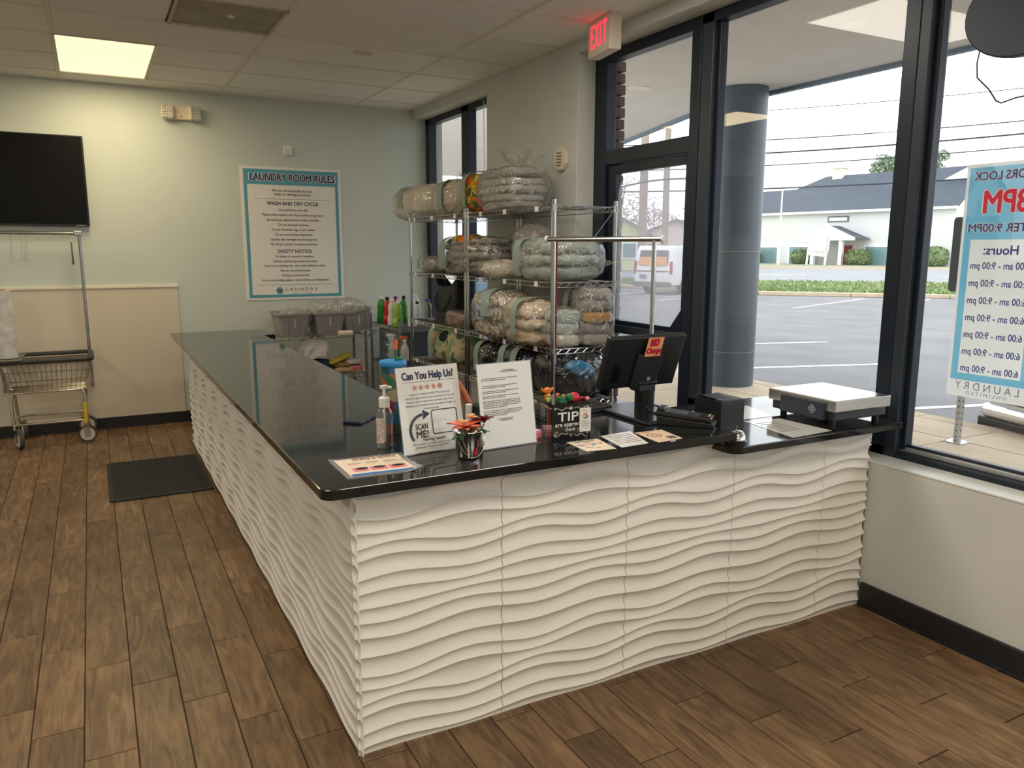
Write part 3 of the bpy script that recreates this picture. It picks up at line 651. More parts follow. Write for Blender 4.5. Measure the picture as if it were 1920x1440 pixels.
# laminated sheet with curled corners
t = thing('laminated_sheet', 'curled laminated instruction sheet at the counter corner', 'notice', (.104, .095, ZT), R(-3))
def curl(u, v, d=0.0):
    x = -.118+.236*u; y = -.118+.225*v; z = .002+.012*max(0, u-.86)**1.5*8*(1 if v < .45 else .2)+.03*max(0, u-.8)*max(0, .25-v)*6+.05*max(0, .1-u)*max(0, v-.85)*4+.0008*math.sin(u*5)*math.sin(v*3)
    return (x+(.01*(1-v) if u < .3 else 0), y, z+d)
MB().grid(24, 20, lambda u, v: curl(u, v)).build('laminate', film('laminate_edge', (1, 1, 1), .15, .8, .06, haze=.35, hazecol=(.9, .9, .88)), t, smooth=60)
def patch(u0, u1, v0, v1, d, m, name, nu=12, nv=6): return MB().grid(nu, nv, lambda u, v: curl(u0+(u1-u0)*u, v0+(v1-v0)*v, d)).build(name, m, t, smooth=60)
patch(.06, .93, .06, .94, .0008, mat('sheet_cream', srgb(232, 214, 190), .3), 'sheet', 20, 18)
patch(.08, .91, .07, .15, .0016, mat('sheet_blue', srgb(36, 112, 186), .3), 'blue_band'); patch(.08, .93, .925, .94, .0016, M_INK, 'top_rule')
mp_ = mat('sheet_pink', srgb(226, 130, 140), .35)
for k in range(3):
    patch(.16+.25*k, .38+.25*k, .26, .42, .0016, mp_, 'pink_picture'); c_ = curl(.28+.25*k, .37)
    MB().prism([(.018*math.cos(a)*(1 if a < 3 else 1.1), .010*math.sin(a)) for a in [2*PI*j/14 for j in range(14)]], 0, .0006, T(c_[0], c_[1], c_[2]+.002)).build('dial_print', M_BLACK, t)
a = MB(); txt(a, "DON'T NEED", .017, .02, .083, T(0, 0, .0052), bold=.02, width=.135); txt(a, 'WAVE & PLACE', .016, .02, .066, T(0, 0, .0052), bold=.02, width=.14)
for k in range(3):
    for j in range(3): fl(a, -.075+.055*k, -.03+.055*k-.006*j, .03-.007*j, .0322-.007*j, T(0, 0, .0052))
a.build('lettering', mat('brown_ink', srgb(120, 100, 92), .6), t)
# flower pail
t = thing('flower_pail', 'small tin pail of orange and burgundy artificial flowers', 'flower pail', (.398, .045, ZT))
MB().lathe([(0, .002), (.034, .002), (.035, .004), (.0365, .01), (.047, .086), (.0485, .088), (.0475, .09), (.0455, .088), (.033, .006)], 32).build('pail', mat('tin_pail', (.72, .70, .67), .16, metal=1.0, var=.08, scale=12), t, smooth=50)
hp = [(.048*math.cos(R(a_)), -.044*abs(math.sin(R(a_)))**.5, .086-.076*math.sin(R(a_))) for a_ in range(0, 181, 12)]
MB().tube([(x, y-.002*(1 if 0 < i < 15 else 0), z) for i, (x, y, z) in enumerate(hp)], .0008, 6).build('bail_handle', mat('pail_wire', (.75, .66, .45), .3, metal=1), t)
MB().prism([(-.007, -.012), (.007, -.012), (.0045, .002), (0, .012), (-.0045, .002)], 0, .001, T(0.008, -.0405, .028) @ FACE_NY).build('printed_gnome', mat('red_print', srgb(170, 30, 44), .5), t)
a = MB(); txt(a, 'La', .03, 0.018, .0, T(.004, -.0455, .055) @ FACE_NY); a.build('scratched_letters', mat('mauve_ink', srgb(140, 60, 70), .5), t)
def petals(mb, c, n, ln, wd, tilt, up, seed=0):
    rg = random.Random(seed)
    for k in range(n):
        a_ = 2*PI*k/n+rg.uniform(-.15, .15); l_ = ln*rg.uniform(.85, 1.1); tl = tilt+rg.uniform(-.12, .12)
        M_ = T(*c) @ RZ(a_) @ RY(-tl)
        mb.grid(4, 4, lambda u, v: (l_*v, wd*(u-.5)*2*math.sin(PI*min(1, .12+.86*v))**.7, up*math.sin(v*2.2)*l_+.25*wd*(2*u-1)**2), M_)
M_FOR = mat('flower_orange', srgb(214, 96, 62), .5, var=.2, scale=60); M_FCR = mat('flower_cream', srgb(240, 206, 164), .5, var=.12, scale=80); M_FBU = mat('flower_burgundy', srgb(120, 30, 58), .5, var=.25, scale=70); M_LEAF = mat('leaf_green', srgb(52, 92, 44), .5, var=.25, scale=40)
fw = MB(); petals(fw, (-.022, -.018, .104), 11, .062, .013, .05, .10, 1); b1_ = fw.build('orange_bloom', M_FOR, t, smooth=60)
fw = MB(); petals(fw, (-.022, -.018, .108), 16, .024, .005, .7, .1, 2); petals(fw, (-.022, -.018, .109), 12, .018, .005, 1.1, .1, 3); fw.build('cream_centre', M_FCR, b1_, smooth=60)
fw = MB(); petals(fw, (.016, .008, .118), 18, .024, .005, .35, .25, 4); petals(fw, (.016, .008, .12), 14, .02, .005, .9, .1, 5); fw.build('cream_bloom', M_FCR, t, smooth=60)
fw = MB(); petals(fw, (.05, -.012, .108), 14, .036, .006, .2, .3, 6); petals(fw, (.05, -.012, .11), 12, .028, .0055, .75, .2, 7); petals(fw, (.05, -.012, .11), 8, .02, .005, 1.2, .1, 8); fw.build('burgundy_bloom', M_FBU, t, smooth=60)
fw = MB(); petals(fw, (-.04, -.02, .084), 4, .035, .009, -.5, -.1, 9); petals(fw, (.04, -.02, .09), 4, .03, .008, -.3, -.1, 10); petals(fw, (-.008, -.03, .08), 3, .03, .009, -.9, -.1, 11); fw.build('leaves', M_LEAF, t, smooth=60)
fw = MB()
for p in ((-.022, -.018, .104), (.016, .008, .116), (.05, -.012, .106)): fw.cyl((0, 0, .01), p, .002, n=6)
fw.build('stems', M_LEAF, t)
# tip box with toys
t = thing('tip_box', 'black acrylic tip box with white lettering', 'tip box', (.822, .108, ZT), R(-3))
M_ACB = mat('black_acrylic', (.006, .007, .008), .1)
MB().box(-.077, .077, -.002, .002, 0, .125).build('front_panel', M_ACB, t); MB().box(-.077, .077, 0, .165, .122, .126).build('lid', M_ACB, t)
MB().box(-.077, -.075, .002, .165, 0, .122).box(.075, .077, .002, .165, 0, .122).box(-.077, .077, .163, .165, 0, .122).box(-.077, .077, 0, .165, 0, .003).build('clear_walls', M_CLEAR, t)
F = T(0, -.0028, 0) @ FACE_NY
a = MB(); txt(a, 'TIPS', .044, .0, .078, F, bold=.008, width=.108); a.build('lettering', M_WHITE, t); a = MB(); txt(a, 'are appreciated', .021, .006, .052, F, bold=.006, width=.140); a.build('lettering', M_WHITE, t); a = MB(); txt(a, 'thank you', .019, .012, .034, F, width=.072); a.build('lettering', M_WHITE, t)
for sg in (1,):
    for y0, amp in ((.107, .004), (.014, -.004)):
        a = MB()
        for x0 in (-.066, .012): a.tube([(x0+.052*k/12, y0+amp*math.sin(k*.75)+(.004 if amp < 0 else 0)*k/6*(1 if x0 < 0 else -1), 0) for k in range(13)], .0009, 5, F)
        ring(a, -.066, y0+.003, .0025, .004, F, n=10); ring(a, .064, y0+.003, .0025, .004, F, n=10); a.build('scroll_ornament', M_WHITE, t)
a = MB()
for k in range(5): a.box(-.0008, .0008, 0, .012, 0, .0004, F @ T(-.004, .103, 0) @ RZ(R(-50+25*k)))
a.build('fan_ornament', M_WHITE, t)
for cx, cy, s_ in ((-.06, .026, .006), (-.002, .014, .0055)): a = MB(); ring(a, cx-s_*.5, cy, s_*.35, s_*.55, F, 0, 200, 10); ring(a, cx+s_*.5, cy, s_*.35, s_*.55, F, -20, 180, 10); a.tube([(cx-s_, cy-.001, 0), (cx, cy-s_*1.3, 0), (cx+s_, cy-.001, 0)], .0006, 4, F); a.build('heart_ornament', M_WHITE, t)
MB().box(-.06, .0, .06, .064, .004, .118).build('orange_card', mat('orange_card', srgb(214, 128, 62), .6), t)
t = thing('review_card', 'white review card in clear holder leaning on the tip box', 'card', (.873, .0985, ZT+.018), R(-3))
MB().box(-.027, .027, -.004, .004, 0, .10).build('clear_holder', M_CLEAR, t); MB().box(-.022, .022, -.0015, .0015, .004, .088).build('card', M_PAPER, t)
F = T(0, -.0046, 0) @ FACE_NY
for a0, a1, c_, nm in ((45, 150, srgb(214, 60, 60), 'red'), (150, 205, srgb(226, 170, 50), 'yellow'), (205, 300, srgb(60, 140, 80), 'green'), (300, 360, srgb(60, 100, 190), 'blue')):
    a = MB(); ring(a, 0, .060, .006, .0098, F, a0, a1, 10)
    if nm == 'blue': fl(a, 0, .0098, .058, .0618, F)
    a.build('logo_segment', mat('logo_'+nm, c_, .5), t)
a = MB(); txt(a, 'Review us on', .007, 0, .080, F, width=.022); txt(a, 'Review us', .008, 0, .042, F, width=.026); txt(a, 'on Google', .009, 0, .034, F, width=.032)
for k in range(5): ring(a, -.012+.006*k, .026, 0, .0018, F, n=5)
txt(a, 'reviews', .006, 0, .018, F, width=.02); a.build('lettering', M_INKG, t)
t = thing('note_pad', 'pink sticky note pads beside the tip box', 'note pad', (.70, .20, ZT), R(12))
MB().box(-.036, .036, -.036, .036, 0, .014).build('lower_pad', mat('pink_pad_deep', srgb(232, 120, 150), .6), t); MB().box(-.038, .036, -.034, .038, .0142, .024, RZ(.15)).build('upper_pad', mat('pink_pad', srgb(246, 180, 200), .6), t)
# toys on the tip box lid
LZ = ZT+.126
def toy(name, label, x, y, rz=0, group=None): return thing(name, label, 'toy', (x, y, LZ), rz, group)
t = toy('toy_dog', 'orange big-eared toy dog perched on the tip box', .772, .19)
mo = mat('toy_orange', srgb(226, 120, 40), .35); my = mat('toy_yellow', srgb(232, 190, 60), .35); mr_ = mat('toy_red', srgb(206, 40, 52), .25); mg = mat('toy_green', srgb(24, 104, 66), .4); mbk = mat('toy_dark', (.02, .02, .02), .3); mbl = mat('toy_blue', srgb(40, 60, 130), .4); mli = mat('toy_lime', srgb(166, 190, 60), .35)
MB().sq(.010, .009, .013, 1, 1, 14, 8, M=T(0, 0, .013)).sq(.004, .006, .005, 1, 1, 8, 5, M=T(-.007, -.004, .005)).sq(.004, .006, .005, 1, 1, 8, 5, M=T(.007, -.004, .005)).build('body', mo, t, smooth=60)
h_ = MB().sq(.015, .013, .013, 1, 1, 16, 10, M=T(0, -.002, .034)).build('head', mo, t, smooth=60)
for sx in (-1, 1): MB().sq(.004, .006, .010, 1, 1, 10, 6, M=T(sx*.019, 0, .037) @ RY(sx*.5)).build('ear', mo, h_, smooth=60)
for sx in (-1, 1): MB().sq(.0022, .0016, .0026, 1, 1, 8, 5, M=T(sx*.005, -.0145, .037)).build('eye', mbk, h_, smooth=60)
t = toy('toy_ball', 'red and green round toy on the front of the tip box', .836, .128)
MB().sq(.021, .015, .017, 1, .9, 20, 12, M=T(.008, 0, .016)).build('red_half', mr_, t, smooth=60); MB().sq(.013, .0145, .015, 1, .8, 16, 10, M=T(-.010, 0, .015)).build('green_half', mg, t, smooth=60)
t = toy('toy_block', 'dark green toy cube on the tip box edge', .788, .125, R(10)); MB().box(-.012, .012, -.012, .012, 0, .022).build('block', mg, t, bevel=.003); MB().lathe([(.0, .022), (.004, .022), (.004, .025), (0, .025)], 10).build('stud', mg, t)
t = toy('toy_figure', 'small toy figure with yellow head and blue body on the tip box', .765, .165)
MB().lathe([(0, 0), (.009, 0), (.009, .006), (.007, .012), (.004, .016), (0, .016)], 14).build('body', mbl, t, smooth=50); h_ = MB().sq(.006, .006, .006, 1, 1, 10, 7, M=T(0, 0, .022)).build('head', my, t, smooth=60); MB().tube([(-.009, -.003, .006), (-.007, -.007, .012), (0, -.009, .014), (.007, -.007, .012), (.009, -.003, .006)], .0018, 5).build('arms', M_WHITE, t)
t = toy('toy_bead', 'lime green toy bead at the left end of the tip box', .752, .148); MB().sq(.008, .007, .010, 1, 1, 12, 8, M=T(0, 0, .010)).build('bead', mli, t, smooth=60); MB().cyl((0, 0, .019), (0, 0, .022), .002).build('stem', mg, t)
t = toy('toy_duck', 'tiny yellow and orange toy duck on the tip box', .822, .165); b_ = MB().sq(.009, .008, .007, 1, 1, 12, 8, M=T(0, 0, .007)).build('body', my, t, smooth=60); MB().sq(.005, .005, .005, 1, 1, 10, 6, M=T(.002, 0, .016)).build('head', my, t, smooth=60); MB().cyl((.002, -.004, .016), (.002, -.009, .015), .002, .001, 8).build('beak', mo, t)
t = toy('toy_robot', 'small red toy robot behind the green cube', .803, .17); MB().box(-.007, .007, -.006, .006, .006, .018).build('body', mr_, t, bevel=.002); MB().box(-.005, .005, -.005, .005, .018, .026).build('head', mat('toy_pink', srgb(226, 140, 130), .4), t, bevel=.002)
for sx in (-1, 1): MB().box(sx*.004-.002, sx*.004+.002, -.003, .003, 0, .007).build('leg', mr_, t)
t = toy('toy_car', 'small red and black toy racing car on the tip box lid', .878, .15, R(-15))
MB().prism([(-.026, 0), (.026, 0), (.026, .004), (.012, .006), (.004, .011), (-.012, .011), (-.024, .008)], -.010, .010, T(0, 0, .003) @ RX(PI/2)).build('body', mr_, t, bevel=.001); MB().prism([(-.010, 0), (.006, 0), (.001, .005), (-.009, .005)], -.008, .008, T(0, 0, .0125) @ RX(PI/2)).build('canopy', mbk, t)
for sx in (-1, 1):
    for sy in (-1, 1): MB().cyl((sx*.016, sy*.009, .0045), (sx*.016, sy*.0125, .0045), .0045, n=10).build('wheel', mbk, t)
t = toy('toy_bug', 'pink and white toy bug at the right end of the tip box', .893, .118); MB().sq(.008, .007, .008, 1, 1, 12, 8, M=T(0, 0, .008)).build('body', mat('toy_salmon', srgb(226, 120, 104), .35), t, smooth=60)
for sx in (-1, 1): MB().sq(.0025, .002, .0025, 1, 1, 8, 5, M=T(sx*.003, -.006, .011)).build('eye', M_WHITE, t, smooth=60)
# black box with white cap between the signs
t = thing('tape_box', 'black box with a white cap behind the sign stands', 'box', (.655, .50, ZT), R(5)); MB().box(-.03, .04, -.03, .03, 0, .068).build('box', M_BLACK, t, bevel=.003); MB().cyl((-.045, 0, 0), (-.045, 0, .072), .013).build('bottle', M_WHITE, t)
# loose cards on the worktop
def card(name, label, pts, lines, m=M_PAPER, zt=ZT, extra=None):
    cx = sum(p[0] for p in pts)/4; cy = sum(p[1] for p in pts)/4; t = thing(name, label, 'paper', (cx, cy, zt)); lp = [(x-cx, y-cy) for x, y in pts]
    MB().prism(lp, .0003, .0011).build('sheet', m, t)
    def q(u, v): a0 = Vector(lp[0]).lerp(Vector(lp[1]), u); a1 = Vector(lp[3]).lerp(Vector(lp[2]), u); p = a1.lerp(a0, v); return p
    if lines:
        a = MB()
        for (u0, u1, v0, v1) in lines: c = [q(u0, v0), q(u1, v0), q(u1, v1), q(u0, v1)]; a.add([(p.x, p.y, .0014) for p in c], [(0, 1, 2, 3)])
        a.build('print', M_INKG, t)
    return t, q
t, q_ = card('counter_card', 'cream card printed with a coloured word at the front counter edge', [(.775, .063), (.899, .059), (.878, -.085), (.770, -.070)], [(.2, .8, .86, .9), (.4, .6, .74, .78), (.2, .45, .3, .34), (.5, .62, .2, .24)], mat('cream_card', srgb(236, 222, 196), .35))
for k, (ch, c_) in enumerate(zip('Google', (srgb(66, 110, 200), srgb(210, 70, 60), srgb(226, 176, 60), srgb(66, 110, 200), srgb(70, 150, 90), srgb(210, 70, 60)))):
    a = MB(); txt(a, ch, .03, -.038+.016*k, .012, T(0, 0, .0014), bold=.01); a.build('letter', mat('logo_letter_%d' % k, c_, .5), t)
t, q_ = card('form_sheet', 'white printed form lying between the two cream cards', [(.93, .085), (1.07, .10), (1.018, -.075), (.903, -.08)], [(.1, .9, .84-.12*k, .87-.12*k) for k in range(6)], mat('glossy_paper', srgb(236, 234, 230), .15))
t, q_ = card('payment_card', 'cream card with a red round logo near the card reader', [(1.068, .07), (1.186, .066), (1.168, -.073), (1.055, -.083)], [(.6, .9, .1, .35)], mat('cream_card2', srgb(232, 206, 180), .35))
a = MB(); M_ = T(-.012, .012, .0014); ring(a, 0, 0, .022, .027, M_); ring(a, 0, 0, .008, .012, M_); fl(a, -.05, -.03, .04, .046, M_); fl(a, -.02, .03, .045, .05, M_); a.build('round_logo', mat('logo_rust', srgb(176, 84, 60), .5), t)
t, q_ = card('price_sheet', 'clear sleeved paper sheet in front of the scale', [(1.745, .22), (1.92, .19), (1.93, -.07), (1.70, -.085)], [(.1, .6, .8-.1*k, .82-.1*k) for k in range(6)], mat('sleeved_paper', srgb(206, 208, 204), .1), ZL)
t, q_ = card('log_sheet', 'white sheet lying under the receipt printer and scale', [(1.66, .48), (2.0, .46), (1.93, .235), (1.66, .25)], None, mat('sleeved_paper2', srgb(222, 226, 228), .12), ZL)
# monitor
t = thing('till_monitor', 'black all-in-one till screen seen from behind on its stand', 'monitor', (1.31, .33, ZT))
LN = T(-.052, 0, .118) @ RX(R(20)) 
MB().box(-.183, .183, -.013, .013, 0, .222, LN).build('back_shell', M_BLACK, t, bevel=.006); MB().box(-.178, .178, .0125, .0145, .006, .216, LN).build('screen', M_BLACK2, t)
MB().box(-.06, .06, -.026, -.012, .0, .15, LN @ T(.02, 0, 0)).build('rear_bulge', mat('black_plastic_soft', (.014, .015, .018), .5), t, bevel=.005); MB().box(.03, .045, -.0275, -.026, .035, .05, LN).build('sticker', mat('grey_sticker', srgb(150, 156, 150), .5), t); MB().box(-.135, -.10, -.0145, -.012, .03, .12, LN).build('port_cover', M_BLACK2, t)
MB().lathe([(0, .012), (.04, .012), (.04, .085), (.042, .1), (0, .1)], 24, T(0, 0, 0)).build('neck', M_BLACK, t, smooth=40); MB().box(-.05, .03, -.03, .03, .095, .135).cyl((-.055, -.02, .13), (.035, -.02, .13), .014).build('hinge', M_BLACK, t, bevel=.004)
b_ = MB().box(-.135, .125, -.19, .165, 0, .014).build('base', mat('base_black', (.012, .014, .018), .18), t, bevel=.004)
n_ = thing('handwritten_note', 'orange paper note reading NO Change taped to the till screen', 'note', (1.31, .33, ZT)); n_.matrix_world = T(1.31, .33, ZT) @ LN @ T(.02, -.0315, .185)
MB().box(-.037, .037, -.0006, .0006, -.040, .040).build('note_paper', mat('orange_note', srgb(240, 164, 116), .6), n_)
F = T(0, -.0012, 0) @ FACE_NY; a = MB(); txt(a, 'NO', .040, -.002, .018, F @ RZ(.05), bold=.04, width=.036); a.build('lettering', mat('red_marker', srgb(190, 30, 60), .5), n_); a = MB(); txt(a, 'Change', .032, 0, -.016, F @ RZ(.04), bold=.03, width=.066); a.build('lettering', mat('red_marker', srgb(190, 30, 60), .5), n_); a = MB(); fl(a, .0, .03, -.035, -.0335, F); a.build('underline', mat('red_marker', srgb(190, 30, 60), .5), n_)
# keyboard
t = thing('keyboard', 'black till keyboard behind the monitor base', 'keyboard', (1.05, .47, ZT), R(10))
MB().prism([(-.07, 0), (.07, 0), (.07, .022), (-.07, .012)], -.2, .2, RZ(0) @ Matrix(((0, 0, 1, 0), (1, 0, 0, 0), (0, 1, 0, 0), (0, 0, 0, 1)))).build('case', M_BLACK, t, bevel=.002)
kb = MB().box(-.0078, .0078, -.0078, .0078, 0, .006).build('key', mat('key_dark', (.03, .03, .032), .4), t, bevel=.0015, seg=1); ff = True
for i in range(19):
    for j in range(5):
        o = kb if ff else kb.copy()
        if not ff: COL.objects.link(o)
        ff = False; o.parent = t; o.location = (-.182+.0195*i+.004*(j % 2), -.05+.024*j, .0135+.0017*j+.0005)
# card reader
t = thing('card_reader', 'black card payment terminal in a cradle by the till', 'card reader', (1.325, .09, ZT), R(40))
MB().prism([(-.105, 0), (.105, 0), (.105, .035), (-.105, .018)], -.045, .045, RZ(PI/2) @ RX(PI/2)).build('cradle', M_BLACK, t, bevel=.003)
SL = T(0, .0, .0275) @ RX(R(4.7))
MB().box(-.042, .042, -.095, .11, 0, .018, SL).build('terminal', mat('terminal_black', (.015, .015, .017), .3), t, bevel=.004)
MB().box(-.033, .033, .0, .075, .018, .0195, SL).build('screen', mat('lcd_grey', srgb(96, 112, 116), .15), t); MB().box(-.036, .036, .08, .108, .016, .028, SL).build('printer_lid', M_BLACK, t, bevel=.004)
MB().box(-.03, .03, -.09, -.05, .018, .021, SL).build('key_row', M_BLACK2, t)
for k, c_ in enumerate((srgb(220, 60, 40), srgb(230, 190, 60), srgb(60, 140, 70))): MB().box(-.028+.02*k, -.013+.02*k, -.085, -.079, .021, .0225, SL).build('button', mat('key_col_%d' % k, c_, .5), t)
MB().tube([(.0, .12, .03), (.03, .16, .05), (.05, .15, .055), (.06, .12, .05), (.085, .13, .02), (.11, .17, .008)], .0035, 6).build('cable', M_BLACK, t, smooth=60)
# receipt printer
t = thing('receipt_printer', 'black cube receipt printer on the lower slab', 'printer', (1.56, .172, ZL), R(0))
MB().box(-.062, .062, -.078, .078, 0, .128).build('body', mat('printer_black', (.018, .021, .025), .42), t, bevel=.005)
MB().grid(6, 8, lambda u, v: (-.055+.11*u, -.072+.145*v, .1305-.004*math.sin(PI*u))).build('lid', mat('printer_lid', (.10, .11, .12), .3), t, smooth=60); MB().box(-.062, -.045, -.04, .06, .127, .132).build('paper_slot', M_BLACK2, t, bevel=.002); MB().box(-.05, .05, -.0785, -.0775, .01, .11).build('front_plate', M_BLACK, t)
# bell
t = thing('service_bell', 'chrome counter service bell beside the printer', 'bell', (1.455, -.035, ZL))
MB().lathe([(0, 0), (.042, 0), (.042, .006), (.036, .008), (.0, .008)], 28).build('base', M_BLACK, t, smooth=40); MB().lathe([(.038, .012), (.038, .016), (.034, .032), (.024, .043), (.008, .048), (0, .0485)], 28).build('dome', mat('bell_chrome', (.75, .74, .7), .08, metal=1), t, smooth=60); MB().cyl((0, 0, .047), (0, 0, .06), .0025).lathe([(0, .058), (.005, .059), (.005, .062), (0, .063)], 12).build('plunger', M_CHROME, t)
# scale
t = thing('scale', 'steel platform weighing scale at the window end of the counter', 'scale', (2.155, .135, ZL), R(-1))
MB().box(-.16, .15, -.165, .17, .02, .058).build('base_housing', mat('scale_dark', (.028, .032, .036), .45), t, bevel=.006); MB().box(-.175, .155, -.18, .18, .060, .108).build('platter', M_STEEL, t, bevel=.004)
MB().box(-.176, -.15, -.13, .10, .022, .095, T(-.012, 0, 0)).build('display_panel', mat('scale_panel', (.03, .04, .055), .3), t, bevel=.004)
a = MB(); ring(a, 0, 0, .0, .0, T(0, 0, 0)); a = MB(); flower(a, 0, 0, .02, T(-.1895, -.075, .062) @ FACE_NX, 4); a.build('emblem', mat('scale_emblem', srgb(150, 160, 160), .5), t)
for sx in (-1, 1):
    for sy in (-1, 1): MB().cyl((sx*.13, sy*.13, 0), (sx*.13, sy*.13, .022), .014, n=12).build('foot', M_BLACK, t)
# wooden chair behind the counter
t = thing('wooden_chair', 'bent orange wood chair back behind the sign stands', 'chair', (.60, .88, 0), R(-28))
M_CH = mat('orange_wood', srgb(168, 92, 52), .4, var=.2, scale=12, stretch=(1, 1, 6))
MB().prism(rrect(-.2, .2, -.2, .2, .07), .42, .455).build('seat', M_CH, t, bevel=.008)
for sx in (-1, 1):
    for sy in (-1, 1): MB().cyl((sx*.15, sy*.15, .425), (sx*.19, sy*.19, 0), .017, .012).build('leg', M_CH, t)
arc = [(-.2*math.cos(PI*k/20), .18+.06*math.sin(PI*k/20), .45+.56*math.sin(PI*k/20)**.6) for k in range(21)]; MB().tube(arc, .014, 8).build('back_hoop', M_CH, t, smooth=60)
for k in range(5): x = -.12+.06*k; MB().cyl((x, .18, .45), (x*1.05, .235, .45+.56*math.sqrt(max(0, 1-(x/.2)**2))**.6-.01), .006, n=8).build('spindle', M_CH, t)
# ================================================================== WIRE SHELVING
def wire_shelf(name, par, x0, x1, y0, y1, z, m=M_CHROME, lips=True, pitch=.06):
    """rim with zig-zag truss on four sides and a wire deck"""
    mb = MB(); r = .003
    for zz in (z, z-.028):
        mb.tube([(x0, y0, zz), (x1, y0, zz), (x1, y1, zz), (x0, y1, zz)], r, 5, closed=True)
    def zig(a, b):
        n = max(4, int((Vector(b)-Vector(a)).length/(pitch/2))); pts = []
        for k in range(n+1): p = Vector(a).lerp(Vector(b), k/n); pts.append((p.x, p.y, z-(.026 if k % 2 else .002)))
        mb.tube(pts, .002, 4)
    zig((x0, y0, 0), (x1, y0, 0)); zig((x1, y0, 0), (x1, y1, 0)); zig((x1, y1, 0), (x0, y1, 0)); zig((x0, y1, 0), (x0, y0, 0))
    mb.build(name, m, par)
    dk = MB()
    if (y1-y0) > (x1-x0):
        n = int((y1-y0)/.026)
        for k in range(1, n): y = y0+(y1-y0)*k/n; dk.tube([(x0, y, z), (x1, y, z)], .0016, 4)
        for k in (1, 2, 3): x = x0+(x1-x0)*k/4; dk.tube([(x, y0, z-.004), (x, y1, z-.004)], .0025, 4)
    else:
        n = int((x1-x0)/.026)
        for k in range(1, n): x = x0+(x1-x0)*k/n; dk.tube([(x, y0, z), (x, y1, z)], .0016, 4)
        for k in (1, 2): y = y0+(y1-y0)*k/3; dk.tube([(x0, y, z-.004), (x1, y, z-.004)], .0025, 4)
    d_ = dk.build('shelf_deck_wires', m, par, kind='stuff')
def post(par, x, y, z0, z1, m=M_CHROME, r=.0125):
    mb = MB(); mb.cyl((x, y, z0), (x, y, z1), r, n=14); o = mb.build('post', m, par, smooth=50)
    MB().cyl((x, y, z1), (x, y, z1+.006), r*1.05, n=14).build('post_cap', M_BLACK, o)
    MB().cyl((x, y, z0), (x, y, z0+.02), r*1.5, n=12).build('foot', M_BLACK, o)
def rack(name, label, x0, x1, y0, y1, zs, zt, tags=()):
    t = thing(name, label, 'shelving', (x0, y0, 0)); w_, l_ = x1-x0, y1-y0
    for (x, y) in ((0, 0), (w_, 0), (0, l_), (w_, l_)): post(t, x, y, 0, zt)
    for z in zs:
        wire_shelf('shelf', t, .0, w_, .0, l_, z)
        mb = MB()
        for (x, y) in ((0, 0), (w_, 0), (0, l_), (w_, l_)): mb.cyl((x, y, z-.034), (x, y, z+.006), .0175, .0155, n=12)
        mb.build('shelf_sleeves', M_CHROMED, t, smooth=50, kind='stuff')
        for (k, yy) in enumerate(tags):
            MB().box(-.0065, -.0045, yy-.022, yy+.022, z-.03, z+.002).build('shelf_tag', M_PAPER, t)
    return t
ZS = (.62, .95, 1.35, 1.80); XS0, XS1 = 1.80, 2.235
rackB = rack('wire_rack', 'chrome wire rack of bagged laundry nearest the till', XS0, XS1, 1.86, 3.055, ZS, 1.835, (.2, .62, .98))
rackA = rack('wire_rack', 'chrome wire rack holding the black tote and camouflage bag', XS0, XS1, 3.10, 4.22, ZS, 1.835, (.18, .62, 1.0))
MB().tube([(0, .03, 1.77), (.0, .03, 1.0)], .003, 5).build('side_brace', M_CHROME, rackB)
MB().tube([(.435, .015, 1.78), (.30, .05, 1.60)], .003, 5).build('corner_brace', M_CHROME, rackB)

# ------------------------------------------------------------------ bundles of laundry
def cloth(name, c1, c2=None, scale=30, pat=None):
    m = mat(name, c1, .95, var=.10, scale=14, bump=.6, bscale=60)
    if pat and 'done' not in m:
        m['done'] = 1; nt = m.node_tree; b = nt.nodes['Principled BSDF']; tc = nt.nodes.new('ShaderNodeTexCoord')
        if pat == 'stripe': t_ = nt.nodes.new('ShaderNodeTexWave'); t_.inputs['Scale'].default_value = scale; t_.inputs['Distortion'].default_value = 6; t_.inputs['Detail'].default_value = 2; t_.inputs['Detail Scale'].default_value = .8; out = t_.outputs['Fac']
        else: t_ = nt.nodes.new('ShaderNodeTexNoise'); t_.inputs['Scale'].default_value = scale; t_.inputs['Detail'].default_value = 1.5; out = t_.outputs['Fac']
        nt.links.new(tc.outputs['Object'], t_.inputs['Vector']); r = nt.nodes.new('ShaderNodeValToRGB'); r.color_ramp.interpolation = 'CONSTANT' if pat == 'camo' else 'LINEAR'
        cs = [c1]+list(c2); lo, hi = (.40, .60) if pat != 'stripe' else (.0, 1.0)
        if pat == 'camo': t_.inputs['Detail'].default_value = 2.5; t_.inputs['Distortion'].default_value = .6
        while len(r.color_ramp.elements) < len(cs): r.color_ramp.elements.new(.5)
        for k, c in enumerate(cs): r.color_ramp.elements[k].position = (k/len(cs) if pat != 'camo' else (0 if k == 0 else .40+.24*(k-1)/max(1, len(cs)-1))); r.color_ramp.elements[k].color = rgb(c)
        nt.links.new(out, r.inputs[0]); nt.links.new(r.outputs[0], b.inputs['Base Color'])
    return m
C_GREY = cloth('cloth_grey', srgb(142, 134, 126)); C_LGREY = cloth('cloth_light_grey', srgb(176, 170, 162)); C_BEIGE = cloth('cloth_beige', srgb(206, 194, 174)); C_CREAM = cloth('cloth_cream', srgb(222, 214, 200))
